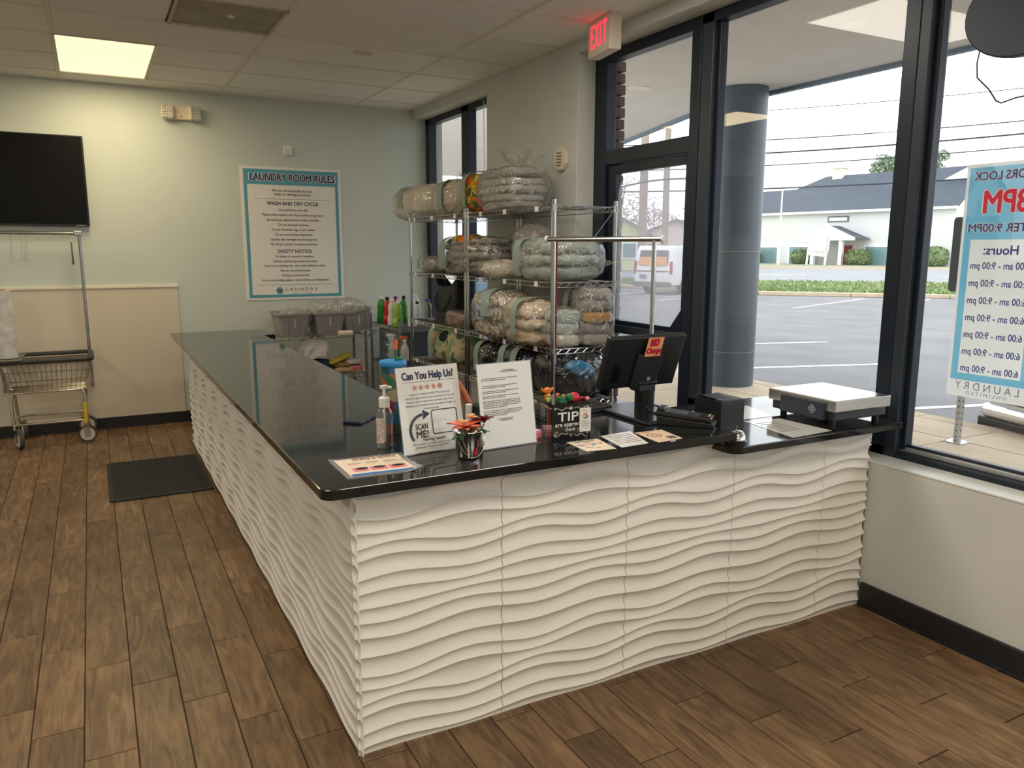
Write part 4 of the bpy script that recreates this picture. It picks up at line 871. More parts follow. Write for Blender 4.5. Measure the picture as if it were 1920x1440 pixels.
C_SAGE = cloth('cloth_sage', srgb(176, 188, 178)); C_MUST = cloth('cloth_mustard', srgb(196, 146, 74)); C_LILAC = cloth('cloth_lilac_grey', srgb(150, 140, 142)); C_BLACK = cloth('cloth_black', srgb(24, 26, 32)); C_NAVY = cloth('cloth_navy', srgb(30, 34, 54)); C_TEALB = cloth('cloth_teal_blue', srgb(48, 120, 160))
C_STRIPE = cloth('cloth_brown_stripe', srgb(96, 78, 62), [srgb(206, 194, 172), srgb(120, 100, 80), srgb(214, 204, 184)], 16, 'stripe'); C_PEACH = cloth('cloth_peach_check', srgb(212, 186, 154), [srgb(226, 206, 178), srgb(204, 158, 130), srgb(216, 204, 180)], 22, 'stripe')
C_PLAID = cloth('cloth_orange_green_plaid', srgb(60, 96, 44), [srgb(222, 120, 40), srgb(196, 190, 60), srgb(70, 110, 50), srgb(226, 110, 40)], 9, 'camo')
C_CAMO = cloth('cloth_camouflage', srgb(80, 116, 82), [srgb(186, 170, 136), srgb(122, 156, 116)], 7, 'camo')
C_BROWNP = cloth('cloth_brown_dark', srgb(74, 62, 50))
def strap(par, hx, hy, hz, cx, cy, cz, wd, ang=0, a0=-100, a1=100, text=False, M0=None):
    """paper strap lying over a bundle: arc in the local yz or xz plane"""
    mb = MB(); n = 20
    def fn(u, v):
        a = R(a0+(a1-a0)*u); x = (hx*1.06+.022)*math.copysign(abs(math.sin(a))**.55, math.sin(a)); z = (hz*1.04+.022)*math.copysign(abs(math.cos(a))**.55, math.cos(a))
        return (x, (v-.5)*wd*1.25+.006*math.sin(5*u), z)
    mb.grid(n, 1, fn, T(cx, cy, cz) @ RZ(ang)); return mb.build('paper_strap', M_SAGE, par, smooth=60)
def bundle(label, loc, half, layers, rz=0, wrap='clear', straps=(), tuft=None, seed=1, name='laundry_bag', amp=.008, e=(.45, .5), rot=None, wrapscale=1.05, group='bagged wash and fold laundry', tilt=0):
    """layers: list of (material, fraction of height)"""
    t = thing(name, label, 'laundry bag', loc, rz, group, rot=rot)
    hx, hy, hz = half; z = .004; H = 2*hz; tot = sum(l[1] for l in layers)
    rg = random.Random(seed)
    for k, (m, fr) in enumerate(layers):
        h = H*fr/tot; sc = 1-.10*abs(k+.5-len(layers)/2)/max(1, len(layers))+rg.uniform(-.07, .0)
        mb = MB(); ex = min(e[0], .8)
        mb.sq(hx*sc, hy*sc, h*.54, ex if len(layers) > 1 else e[0], e[1], 64, 30, amp=amp*(1.5 if len(layers) < 3 else .9), fr=13, seed=seed+k, ridged=(len(layers) < 3), M=T(rg.uniform(-.008, .008), rg.uniform(-.01, .01), z+h/2) @ RX(rg.uniform(-.03, .03)))
        mb.build('folded_linen', m, t, smooth=70); z += h
    if wrap:
        mb = MB(); mb.sq(hx*wrapscale+.004, hy*wrapscale+.004, hz*1.04, min(.62, e[0]+.05), e[1]+.05, 72, 36, amp=.022, fr=15, seed=seed+40, ridged=True, M=T(0, 0, hz*1.04+.002))
        o = mb.build('plastic_wrap', {'clear': M_WRAP, 'milky': M_WRAPH, 'dark': M_WRAPD}[wrap], t, smooth=80)
        if tuft:
            (tx, ty, tz), ht, sp = tuft; mb = MB()
            def tf(u, v):
                a = 2*PI*u; rr = .012+sp*(v**1.3)*(1+.35*math.sin(a*5+seed)+.2*math.sin(a*9)); return (tx+rr*math.cos(a), ty+rr*math.sin(a), tz+ht*v*(1+.12*math.sin(a*4+1)))
            mb.grid(40, 8, tf, wrapu=True); mb.build('gathered_top', M_WRAP, t, smooth=80)
    for (dy, wd, ang, a0, a1) in straps: strap(t, hx, hy, hz, 0, dy, hz, wd, ang, a0, a1)
    return t
S4, S3, S2, S1 = [z+.006 for z in ZS]   # shelf tops
# top shelf
bundle('long cream comforter bag on the top shelf, far end', (2.0, 4.36, S1), (.19, .49, .125), [(C_CREAM, 1)], straps=((.12, .05, .25, -95, 60),), seed=2, amp=.02, e=(.75, .75))
bundle('beige knotted bag at the middle of the top shelf', (1.98, 3.60, S1), (.17, .25, .12), [(C_BEIGE, 1)], straps=((-.05, .06, .1, -110, 60),), tuft=((.0, -.18, .19), .11, .07), seed=3, amp=.025, e=(.7, .7))
t_ = bundle('stacked grey blankets with orange and green plaid end, top shelf', (2.0, 2.75, S1), (.165, .27, .135), [(C_LGREY, 1), (C_LGREY, 1), (C_LGREY, 1), (C_LGREY, 1), (C_LGREY, 1.1)], straps=((.39, .05, 0, -120, 40),), tuft=((.0, -.1, .24), .14, .11), seed=4, amp=.01, e=(.5, .45))
MB().sq(.175, .115, .135, .5, .4, 48, 24, amp=.012, fr=12, seed=9, M=T(0, .39, .138)).build('plaid_blanket', C_PLAID, t_, smooth=70)
# second shelf
bundle('small grey bag with strap at the far end of second shelf', (1.98, 4.02, S2), (.12, .17, .055), [(C_GREY, 1)], straps=((.10, .05, 0, -100, 60),), seed=5, amp=.015, e=(.8, .8))
t_ = bundle('big grey blanket bag with plaid corner on second shelf', (1.97, 3.22, S2), (.20, .36, .13), [(C_GREY, 1), (C_GREY, .8), (C_GREY, 1), (C_GREY, .7), (C_LGREY, .7)], straps=((.22, .055, .1, -110, 50), (.10, .05, -.15, -110, 40)), seed=6, amp=.02, e=(.6, .6))
MB().sq(.16, .20, .035, .6, .6, 36, 14, amp=.012, fr=10, seed=11, M=T(-.03, -.02, .255) @ RX(.06)).build('plaid_corner', C_PLAID, t_, smooth=70)
bundle('clear bag of dark linen standing behind the plaid one', (2.09, 2.62, S2), (.11, .15, .165), [(C_LILAC, 1), (C_GREY, 1)], wrap='milky', seed=7, amp=.02, e=(.8, .8), tuft=((0, 0, .3), .06, .05))
bundle('cream rolled quilt jutting over the second shelf edge', (1.90, 2.68, S2), (.17, .13, .05), [(C_BEIGE, 1)], rz=.35, seed=8, amp=.015, e=(.8, .8))
bundle('pale sage comforter bag tied at the near end of second shelf', (2.02, 2.16, S2), (.215, .27, .125), [(C_SAGE, 1), (C_SAGE, .8), (C_SAGE, 1.1)], straps=((.17, .05, .2, -120, 30),), seed=10, amp=.02, e=(.65, .65), tuft=((.10, -.27, .06), .06, .08), wrapscale=1.07)
# third shelf
bundle('brown striped bedding bag hanging over the third shelf', (1.86, 2.62, S3), (.17, .20, .15), [(C_STRIPE, 1), (C_STRIPE, .8), (C_STRIPE, 1)], rz=.2, straps=((.02, .055, .3, -90, 25),), seed=12, amp=.03, e=(.75, .75))
bundle('peach checked linen bag on the third shelf front', (1.84, 2.19, S3), (.15, .20, .135), [(C_PEACH, 1), (C_PEACH, .7), (C_PEACH, 1.2)], rz=-.1, straps=((-.09, .05, .15, -100, 30),), seed=13, amp=.025, e=(.7, .7))
bundle('sage folded towels in clear bag at third shelf corner', (1.925, 1.965, S3), (.11, .09, .11), [(C_CREAM, 1), (C_SAGE, 1), (C_SAGE, 1)], seed=14, amp=.01, e=(.5, .5))
bundle('tall stack of grey and mustard towels, third shelf near window', (2.13, 1.98, S3), (.105, .15, .175), [(C_LGREY, 1), (C_LILAC, 1), (C_MUST, .9), (C_GREY, 1), (C_LGREY, 1)], straps=((.06, .045, 0, -110, -20),), seed=15, amp=.012, e=(.5, .5), tuft=((.02, -.05, .32), .05, .06))
# bottom shelf
bundle('brown and black clothes bag on the lowest shelf', (1.93, 2.80, S4), (.15, .18, .13), [(C_BROWNP, 1), (C_BLACK, 1)], straps=((.05, .05, .1, -100, 40),), wrap='dark', seed=16, amp=.02, e=(.7, .7))
bundle('black clothes bag with two straps on the lowest shelf', (1.94, 2.40, S4), (.16, .19, .14), [(C_BLACK, 1), (C_NAVY, 1)], straps=((.08, .05, .15, -100, 40), (-.09, .05, .15, -100, 40)), wrap='dark', seed=17, amp=.02, e=(.7, .7))
t_ = bundle('shiny black bag with teal blue garments at the lowest shelf end', (2.03, 2.03, S4), (.19, .16, .15), [(C_BLACK, 1), (C_BLACK, 1)], wrap='dark', seed=18, amp=.02, e=(.65, .65), wrapscale=1.08)
MB().sq(.12, .05, .05, .8, .8, 24, 12, amp=.02, fr=10, seed=21, M=T(-.02, -.125, .20) @ RY(.3)).build('teal_garment', C_TEALB, t_, smooth=70)
MB().sq(.04, .04, .03, .8, .8, 18, 10, amp=.012, fr=14, seed=22, M=T(.14, -.10, .06)).build('teal_sock', C_TEALB, t_, smooth=70)
# camouflage duffel, tote, purse on the far unit
t = thing('duffel_bag', 'green camouflage duffel bag on the far rack', 'bag', (1.96, 3.62, S4))
MB().sq(.17, .32, .145, .7, .7, 44, 22, amp=.035, fr=7, seed=31, M=T(0, 0, .15)).build('body', C_CAMO, t, smooth=70); strap(t, .17, .3, .145, 0, .12, .15, .05, .1, -110, 30)
MB().sq(.05, .10, .03, .8, .8, 24, 10, amp=.015, fr=14, seed=33, M=T(-.12, -.05, .235) @ RY(-.7)).build('opening', C_BLACK, t, smooth=70)
t = thing('tote_bag', 'tall black leather tote bag on the far rack', 'bag', (1.98, 3.78, S3), R(4))
M_LEA = mat('black_leather', (.012, .013, .016), .38, bump=.3, bscale=150)
mb = MB()
def tote(u, v):
    a = 2*PI*u; sx = .10*math.copysign(abs(math.cos(a))**.5, math.cos(a)); sy = (.17+.03*v)*math.copysign(abs(math.sin(a))**.5, math.sin(a)); h = .31+.06*(abs(sy)/.2)**3-.02*math.cos(2*a)
    return (sx*(1-.35*v), sy, h*v)
mb.grid(40, 10, tote, wrapu=True); mb.build('body', M_LEA, t, smooth=60); MB().box(-.09, .09, -.15, .15, 0, .006).build('bottom', M_LEA, t)
for sx in (-1, 1): MB().tube([(sx*.06, -.10, .25), (sx*.09, -.13, .18), (sx*.105, -.05, .10), (sx*.105, .05, .10), (sx*.09, .13, .18), (sx*.06, .10, .25)], .007, 6).build('handle', M_LEA, t, smooth=60)
t = thing('leather_purse', 'brown leather purse in plastic on the far rack', 'purse', (1.87, 3.36, S3), R(8))
MB().sq(.06, .13, .055, .5, .5, 32, 16, amp=.01, fr=12, seed=41, M=T(0, 0, .056)).build('body', mat('brown_leather', srgb(124, 74, 42), .4, var=.25, scale=12, bump=.3, bscale=100), t, smooth=70); MB().sq(.066, .138, .06, .5, .5, 32, 16, amp=.012, fr=12, seed=42, ridged=True, M=T(0, 0, .06)).build('plastic_wrap', M_WRAP, t, smooth=80)
t = thing('leather_case', 'flat dark brown leather case beside the brown purse', 'case', (1.90, 3.16, S3), R(-6)); MB().box(-.08, .08, -.045, .045, 0, .07).build('body', mat('dark_brown_leather', srgb(66, 36, 26), .4, bump=.3, bscale=100), t, bevel=.02, seg=3, smooth=50); MB().box(-.083, -.079, -.03, .03, .03, .05).build('flap_clasp', M_CHROMED, t)
# ================================================================== GARMENT RACK
t = thing('garment_rack', 'chrome garment rail standing by the till', 'garment rack', (1.80, 1.36, 0), math.atan2(-.533, .324))
hl = .31
MB().cyl((-hl-.02, 0, 1.6), (hl+.02, 0, 1.6), .0135, n=16).build('top_rail', M_CHROME, t, smooth=50)
for sx in (-1, 1):
    MB().cyl((sx*(hl+.02), 0, 1.6), (sx*(hl+.03), 0, 1.6), .021, n=16).build('end_cap', mat('white_cap', srgb(226, 222, 214), .4), t, smooth=40)
    MB().cyl((sx*(hl-.02), 0, .06), (sx*(hl-.02), 0, 1.59), .0115, n=14).build('upright', M_CHROME, t, smooth=50)
    MB().cyl((sx*(hl-.02), -.2, .06), (sx*(hl-.02), .2, .06), .0115, n=12).build('foot_bar', M_CHROME, t, smooth=50)
    for sy in (-1, 1): MB().cyl((sx*(hl-.02)-.01, sy*.19, .025), (sx*(hl-.02)+.01, sy*.19, .025), .025, n=14).build('caster', M_BLACK, t)
MB().cyl((-hl+.02, 0, .70), (hl-.02, 0, .70), .0095, n=12).build('lower_rail', M_CHROME, t, smooth=50)
l_ = thing('red_lanyard', 'dark red lanyard with keys hanging from the garment rail', 'lanyard', (1.655, 1.60, 1.0)); MB().box(-.011, .011, -.002, .002, 0, .585).build('ribbon', mat('lanyard_red', srgb(122, 20, 28), .7), l_); MB().tube([(.018*math.cos(2*PI*k/14), 0, -.02+.02*math.sin(2*PI*k/14)) for k in range(14)], .002, 5, closed=True).build('key_ring', M_CHROME, l_)
MB().box(-.012, .012, -.001, .001, -.09, -.04).build('key', M_CHROMED, l_)

# ================================================================== TUB CART, CORNER RACK
t = thing('utility_cart', 'wire utility cart under the three grey tubs', 'cart', (.74, 4.78, 0)); w_, l_ = .82, .38
for (x, y) in ((0, 0), (w_, 0), (0, l_), (w_, l_)): post(t, x, y, .09, .80, M_CHROMED); MB().cyl((x-.015, y, .045), (x+.015, y, .045), .045, n=16).build('caster', M_BLACK, t)
for z in (.785, .42, .15): wire_shelf('shelf', t, 0, w_, 0, l_, z, M_WIRE)
MB().tube([(w_, 0, .74), (w_+.06, .0, .78), (w_+.11, .03, .80), (w_+.11, l_-.03, .80), (w_+.06, l_, .78), (w_, l_, .74)], .011, 8).build('push_handle', M_CHROMED, t, smooth=60)
M_TUB = mat('grey_tub_plastic', srgb(150, 147, 142), .5, bump=.05)
def tub(label, loc, rz=0, rot=None, fill=True, seed=0):
    t = thing('storage_tub', label, 'tub', loc, rz, 'grey tubs on the cart', rot=rot); mb = MB(); H = .20
    def loop(wx, wy, z, r=.035): return [(x, y, z) for x, y in rrect(-wx, wx, -wy, wy, r, 4)]
    rings = [loop(.115, .155, .0), loop(.138, .185, H-.02), loop(.150, .197, H-.02), loop(.150, .197, H), loop(.136, .183, H), loop(.112, .152, .006)]
    n = len(rings[0]); vs = [p for r_ in rings for p in r_]; fs = [(i*n+k, i*n+(k+1) % n, (i+1)*n+(k+1) % n, (i+1)*n+k) for i in range(5) for k in range(n)]+[tuple(range(n))[::-1], tuple(range(5*n, 6*n))]
    mb.add(vs, fs); mb.build('tub_body', M_TUB, t, smooth=40)
    MB().add([(-.02, -.160, .05), (-.012, -.160, .05), (-.012, -.178, .15), (-.02, -.178, .15)], [(0, 1, 2, 3)], T(.016, -.003, 0)).build('label_strip', M_PAPER, t)
    for x in (-.07, .07): MB().box(x-.004, x+.004, -.186, -.15, .0, H-.02, RX(0)).build('rib', M_TUB, t)
    return t
def tubfill(label, loc, rz, seed, h=.06):
    t = thing('plastic_bags', label, 'bag', loc, rz); MB().sq(.115, .155, h, .8, .7, 26, 14, amp=.055, fr=17, seed=seed, ridged=True).build('film', M_WRAPH, t, smooth=22)
    return t
tub('left grey tub with a scrap of plastic on the cart', (.93, 4.97, .789)); tub('middle grey tub heaped with clear bags', (1.245, 4.97, .789)); tub('tilted right grey tub against the wall, leaning on the cart end', (1.505, 5.0, .80), rot=(0, R(-9), R(10)))
tubfill('small wisp of plastic inside the left grey tub', (.98, 4.97, .955), 0, 3, .03); tubfill('heap of clear plastic bags in the middle grey tub', (1.245, 4.97, .985), .4, 5, .075); tubfill('clear plastic bags heaped in the tilted grey tub', (1.46, 4.99, .995), 1.0, 7, .075)
t = thing('paper_roll', 'small roll of white labels on the cart front edge', 'roll', (1.37, 4.775, .80)); MB().cyl((-.065, 0, -.005), (.065, 0, -.005), .026, n=20).build('roll', mat('cream_roll', srgb(228, 216, 194), .7), t, smooth=50); MB().cyl((-.066, 0, -.005), (.066, 0, -.005), .010, n=12).build('core', M_INKG, t)
Z2 = .424
t = thing('plastic_bin', 'blue plastic bin on the cart middle shelf', 'bin', (1.10, 4.95, Z2), .1); MB().prism(rrect(-.15, .13, -.11, .11, .03), 0, .12).build('bin_body', mat('bin_blue', srgb(34, 64, 104), .45), t, bevel=.008); MB().prism(rrect(-.155, .135, -.115, .115, .03), .118, .128).build('bin_lid', M_BLACK, t, bevel=.003)
t = thing('paper_bag', 'crumpled white paper bag standing on the blue bin', 'bag', (1.12, 4.95, Z2+.129), .2); MB().sq(.11, .08, .10, .5, .45, 16, 8, amp=.04, fr=14, seed=52, M=T(0, 0, .10)).build('paper', mat('white_bag_paper', srgb(228, 224, 216), .8), t)
def pad(label, loc, rz, c, sz, c2=None, ry=0):
    t = thing('folded_cloth', label, 'cloth', loc, group='cloths on the cart shelf', rot=(0, ry, rz)); MB().sq(sz[0], sz[1], sz[2], .5, .5, 28, 12, amp=.008, fr=14, seed=int(loc[0]*100), M=T(0, 0, sz[2])).build('cloth', mat('cloth_%d' % (int(c[0]*1e4)), c, .9, var=.12, scale=30), t, smooth=70)
    if c2: MB().sq(sz[0]*.97, sz[1]*.97, sz[2]*.55, .5, .5, 24, 10, amp=.006, fr=14, seed=9, M=T(0, 0, sz[2]*.4)).build('underside', mat('cloth_%d' % (int(c2[0]*1e4)), c2, .9), t, smooth=70)
    return t
pad('flat cream folded rag stack on the cart shelf', (1.37, 4.90, Z2), .1, srgb(190, 164, 120), (.09, .08, .025)); pad('red and pink folded towel at the cart shelf end', (1.49, 4.92, Z2), -.1, srgb(196, 120, 116), (.07, .08, .03), srgb(206, 196, 190)); pad('yellow sponge cloth on navy towel, cart shelf', (1.47, 4.93, Z2+.062), .2, srgb(206, 190, 60), (.075, .07, .026), srgb(36, 44, 80)); pad('long yellow cloth on top of the cart shelf pile', (1.36, 4.92, Z2+.11), .35, srgb(200, 180, 64), (.13, .05, .017), srgb(120, 112, 60), ry=-.28); pad('tan rag lying under the long yellow cloth', (1.35, 4.93, Z2+.05), -.2, srgb(150, 118, 70), (.10, .07, .022)); pad('grey black glove bundle beside the blue bin', (1.28, 4.93, Z2+.03), .5, srgb(44, 42, 44), (.07, .05, .03))
# corner rack with cleaning bottles
cr = thing('corner_rack', 'grey wire corner rack of cleaning bottles under the far window', 'shelving', (1.74, 4.36, 0)); w_, l_ = .47, .80
for (x, y) in ((0, 0), (w_, 0), (0, l_), (w_, l_)): post(cr, x, y, 0, .93, M_WIRE)
for z in (.85, .50, .12): wire_shelf('shelf', cr, 0, w_, 0, l_, z, M_WIRE)
def squeeze(label, x, y, c, capc, h=.23, r=.047, kind='bottle', clear=False, z=.855):
    t = thing('detergent_bottle', label, 'bottle', (x, y, z), random.Random(int(x*1000+y*77)).uniform(-.5, .5), 'cleaning bottles on the corner rack')
    m = mat('bottle_%d_%d' % (int(c[0]*1e4), int(c[1]*1e4)), c, .3) if not clear else M_BOT
    MB().lathe([(0, 0), (r*.95, 0), (r, .006), (r*.92, h*.30), (r*.78, h*.48), (r*.88, h*.62), (r*.72, h*.78), (r*.36, h*.88), (r*.34, h*.90)], 22, Matrix.Diagonal((1, .75, 1, 1))).build('bottle_body', m, t, smooth=50)
    MB().lathe([(0, h*.89), (r*.42, h*.89), (r*.40, h*.97), (r*.2, h), (0, h)], 16).build('cap', mat('cap_%d_%d' % (int(capc[0]*1e4), int(capc[2]*1e4)), capc, .4), t, smooth=40)
    MB().grid(8, 1, lambda u, v: (-r*.955*math.cos(-.8+1.6*u), -r*.70*math.sin(-.8+1.6*u)*1.0, h*(.1+.22*v))).build('bottle_label', mat('lbl_%d' % int(c[1]*1e4), [min(1, k*1.6+.1) for k in c], .5, var=.3, scale=60), t)
    return t
W_ = srgb(236, 234, 228)
squeeze('dark green bottle with white nozzle, far left of corner rack', 1.80, 5.02, srgb(48, 140, 52), W_, .25); squeeze('red detergent bottle with black cap on the corner rack', 1.81, 4.88, srgb(200, 36, 48), srgb(20, 20, 22), .25); squeeze('white soap bottle with white nozzle on the corner rack', 1.80, 4.72, srgb(222, 216, 200), W_, .245); squeeze('lime green bottle with white nozzle on the corner rack', 1.80, 4.57, srgb(140, 186, 62), W_, .235)
squeeze('red bottle with purple cap at the back of the corner rack', 1.92, 4.96, srgb(196, 50, 56), srgb(120, 60, 160), .25); squeeze('green bottle with black cap at the back of the corner rack', 1.98, 4.90, srgb(50, 130, 60), srgb(16, 18, 20), .255); squeeze('clear bottle with blue cap on the corner rack', 2.10, 4.60, srgb(200, 214, 222), srgb(40, 80, 170), .24, .045, clear=True); squeeze('white bottle with black cap near the far post', 2.00, 4.60, srgb(226, 226, 224), srgb(18, 18, 20), .22, .04); squeeze('tall white bottle at the window side of the corner rack', 2.06, 4.80, srgb(230, 230, 226), W_, .27, .045); squeeze('squat white bottle beside the lime bottle', 1.92, 4.52, srgb(232, 232, 228), W_, .2, .042)
def spray(label, x, y, z, trig, tint):
    t = thing('spray_bottle', label, 'spray bottle', (x, y, z), R(200), rot=None); m = film('frosted_bottle_%d' % int(tint[0]*1e3), tint, .1, .6, .2, haze=.45, hazecol=tint)
    MB().lathe([(0, 0), (.034, 0), (.037, .006), (.037, .09), (.028, .12), (.015, .15), (.013, .165)], 22).build('bottle_body', m, t, smooth=50); MB().cyl((0, 0, .162), (0, 0, .185), .016, n=16).build('collar', M_WHITE, t)
    MB().prism([(-.02, 0), (.05, .008), (.05, .024), (.0, .03), (-.028, .018)], -.012, .012, T(0, 0, .185) @ RX(PI/2)).box(.03, .036, -.004, .004, .145, .19).build('trigger_head', mat('trig_%d' % int(trig[0]*1e3), trig, .4), t, bevel=.002); return t
spray('white spray bottle hung on the front of the corner rack', 1.715, 4.50, .585, W_, (.9, .9, .88)); spray('spray bottle with orange trigger hanging by the far rack', 1.755, 4.29, .585, srgb(240, 96, 40), (.92, .9, .88))
t = thing('drawer_unit', 'translucent blue grey drawer unit on the corner rack', 'drawers', (1.97, 4.78, .505)); MB().box(-.19, .19, -.26, .26, 0, .30).build('frame', mat('drawer_frame', srgb(84, 96, 106), .4), t, bevel=.006)
for k in range(3):
    d_ = MB().box(-.197, -.188, -.25, .25, .012+.096*k, .098+.096*k).build('drawer', mat('drawer_front', srgb(120, 138, 150), .35), t, bevel=.004); MB().box(-.206, -.196, -.04, .04, .06+.096*k, .072+.096*k).build('handle', M_WHITE, d_)
t = thing('cloth_bag', 'red patterned cloth bag on the lower corner rack shelf', 'bag', (1.95, 4.72, .127)); MB().sq(.19, .28, .13, .8, .8, 40, 20, amp=.03, fr=9, seed=61, M=T(0, 0, .13)).build('bag_body', cloth('cloth_red_print', srgb(120, 26, 44), [srgb(190, 170, 150), srgb(60, 24, 34), srgb(150, 40, 50)], 12, 'camo'), t, smooth=70); MB().tube([(-.1, -.1, .22), (-.12, -.05, .3), (-.12, .05, .3), (-.1, .1, .22)], .01, 6).build('bag_handle', C_BLACK, t, smooth=60)
t = thing('plastic_jug', 'cream plastic jug on the floor by the corner rack', 'jug', (1.63, 4.86, 0)); MB().lathe([(0, 0), (.06, 0), (.065, .01), (.065, .13), (.045, .19), (.02, .215), (.02, .23)], 24).build('jug_body', mat('cream_jug', srgb(200, 186, 160), .5), t, smooth=50); MB().cyl((0, 0, .228), (0, 0, .25), .023).build('jug_cap', M_WHITE, t); MB().tube([(.055, 0, .15), (.085, 0, .17), (.07, 0, .21), (.02, 0, .21)], .009, 6).build('jug_handle', mat('cream_jug', srgb(200, 186, 160), .5), t, smooth=60)

# ================================================================== LAUNDRY CART (left), MAT
t = thing('laundry_cart', 'wire laundry cart with black rim and hanging bar by the back wall', 'laundry cart', (-.985, 5.09, 0)); hx, hy = .31, .235; bx, by = .265, .17
M_CW = mat('cart_chrome', (.60, .56, .50), .22, metal=1.0)
def rim(h, r, m, name, sx=0, dz=0, ex=0): MB().tube([(x, y, h) for x, y in rrect(-hx-ex, hx+ex, -hy-ex, hy+ex, .05, 5)], r, 10, closed=True).build(name, m, t, smooth=60)
rim(.685, .019, mat('black_bumper', (.03, .03, .032), .5, bump=.2, bscale=60), 'bumper_rim', ex=.012); rim(.665, .010, M_CW, 'top_ring')
wm = MB(); levels = [(.60, .75), (.53, .45), (.47, .15)]
def at(f): return bx+(hx-bx)*f, by+(hy-by)*f
for z, f in levels: X_, Y_ = at(f); wm.tube([(x, y, z) for x, y in rrect(-X_, X_, -Y_, Y_, .04, 3)], .003, 5, closed=True)
for k in range(17):
    u = -1+2*k/16
    for sy in (-1, 1): wm.tube([(u*hx*.96, sy*hy, .665), (u*bx*.96, sy*by, .44)], .002, 4)
    wm.tube([(u*bx*.96, -by, .44), (u*bx*.96, by, .44)], .002, 4)
for k in range(9):
    u = -1+2*k/8
    for sx in (-1, 1): wm.tube([(sx*hx, u*hy*.9, .665), (sx*bx, u*by*.9, .44)], .002, 4)
    wm.tube([(-bx, u*by*.9, .44), (bx, u*by*.9, .44)], .002, 4)
wm.build('basket_wires', M_CW, t, kind='stuff')
MB().tube([(x, y, .435) for x, y in rrect(-bx, bx, -by, by, .04, 4)], .008, 8, closed=True).build('bottom_ring', M_CW, t, smooth=60)
for sx in (-1, 1):
    for sy in (-1, 1):
        MB().tube([(sx*(bx-.03), sy*by, .44), (sx*(bx-.01), sy*(by+.01), .38), (sx*(bx-.02), sy*.20, .15)], .0125, 8).build('leg', M_CW, t, smooth=60)
        c_ = MB().cyl((sx*(bx-.02)+.025-.014, sy*.20, .070), (sx*(bx-.02)+.025+.014, sy*.20, .070), .070, n=22, M=T(sx*(bx-.02), sy*.2, 0) @ RZ(sx*.5+PI/2*0+.9) @ T(-sx*(bx-.02), -sy*.2, 0)).build('caster_wheel', mat('caster_rubber', (.06, .058, .055), .6), t, smooth=40)
        Mw = T(sx*(bx-.02), sy*.2, 0) @ RZ(sx*.5+.9) @ T(-sx*(bx-.02), -sy*.2, 0)
        MB().cyl((sx*(bx-.02)+.025-.016, sy*.20, .070), (sx*(bx-.02)+.025+.016, sy*.20, .070), .054, n=22, M=Mw).build('wheel_hub', mat('caster_white', srgb(206, 198, 184), .5), c_, smooth=40)
        MB().box(sx*(bx-.02)+.003, sx*(bx-.02)+.007, sy*.2-.022, sy*.2+.022, .05, .15, Mw).box(sx*(bx-.02)+.043, sx*(bx-.02)+.047, sy*.2-.022, sy*.2+.022, .05, .15, Mw).box(sx*(bx-.02)+.003, sx*(bx-.02)+.047, sy*.2-.022, sy*.2+.022, .125, .15, Mw).build('caster_fork', M_CW, c_)
    MB().cyl((sx*(bx-.02), -.20, .19), (sx*(bx-.02), .20, .19), .009, n=10).build('cross_bar', M_CW, t, smooth=60)
for y in (-.20, .20): MB().cyl((-bx+.02, y, .19), (bx-.02, y, .19), .009, n=10).build('long_bar', M_CW, t, smooth=60)
MB().cyl((bx-.022, -.205, .17), (bx-.016, -.205, .33), .0145, n=10).build('yellow_tape', mat('yellow_tape', srgb(226, 196, 40), .5), t)
for sx in (-1, 1): MB().cyl((sx*hx, .12, .40), (sx*hx, .12, 1.66), .0125, n=12).build('upright', M_CHROMED, t, smooth=50)
MB().cyl((-hx-.02, .12, 1.665), (hx+.01, .12, 1.665), .014, n=12).build('hanging_bar', M_CHROMED, t, smooth=50); MB().box(hx-.04, hx+.02, .10, .14, 1.645, 1.685).build('corner_bracket', M_CHROMED, t, bevel=.005)
def hanger(label, x, black=False):
    t = thing('clothes_hanger', label, 'hanger', (x, 5.21, 1.665)); m = M_BLACK if black else M_CLEAR
    hk = [(0, .017*math.sin(R(a)), .017*math.cos(R(a))+.0) for a in range(-100, 120, 20)]+[(0, .0, -.03), (0, 0, -.075)]
    MB().tube(hk, .0018, 5).build('hook', M_CHROME, t)
    if black: MB().tube([(0, -.07, -.22), (0, -.02, -.10), (0, .0, -.075), (0, .02, -.10), (0, .05, -.25)], .006, 6).build('arms', m, t, smooth=60)
    else: MB().tube([(0, 0, -.075), (0, -.20, -.20), (0, .18, -.21)], .004, 6, closed=True).build('arms', m, t, smooth=60)
hanger('black folded hanger at the right end of the cart bar', -.735, True); hanger('clear hanger nearest the middle of the cart bar', -1.05); hanger('clear hanger beside it, second from the right', -1.075); hanger('clear plastic hanger at the left end of the cart bar', -1.15)
t = thing('plastic_roll', 'roll of clear plastic film standing on the laundry cart', 'roll', (-1.245, 4.985, .71)); MB().lathe([(0, 0), (.085, 0), (.085, .52), (.0, .52)], 28).build('roll', mat('film_roll', srgb(206, 204, 200), .18, var=.2, scale=14, bump=.6, bscale=14), t, smooth=40); MB().lathe([(.02, .519), (.04, .519), (.04, .525), (.02, .525)], 18).build('core', mat('cardboard', srgb(150, 116, 80), .8), t)
MB().box(-.11, .11, -.24, .24, 0, .006).build('board', mat('grey_board', srgb(110, 106, 100), .7), t).location = (0, .07, -.012)
t = thing('floor_mat', 'black ribbed anti-fatigue floor mat beside the counter', 'mat', (-.318, 3.585, 0)); mm = mat('black_rubber', (.022, .022, .020), .8, bump=.2, bscale=80)
MB().prism(rrect(-.305, .305, -.49, .49, .03), 0, .011).build('mat_body', mm, t, bevel=.004)
mb = MB()
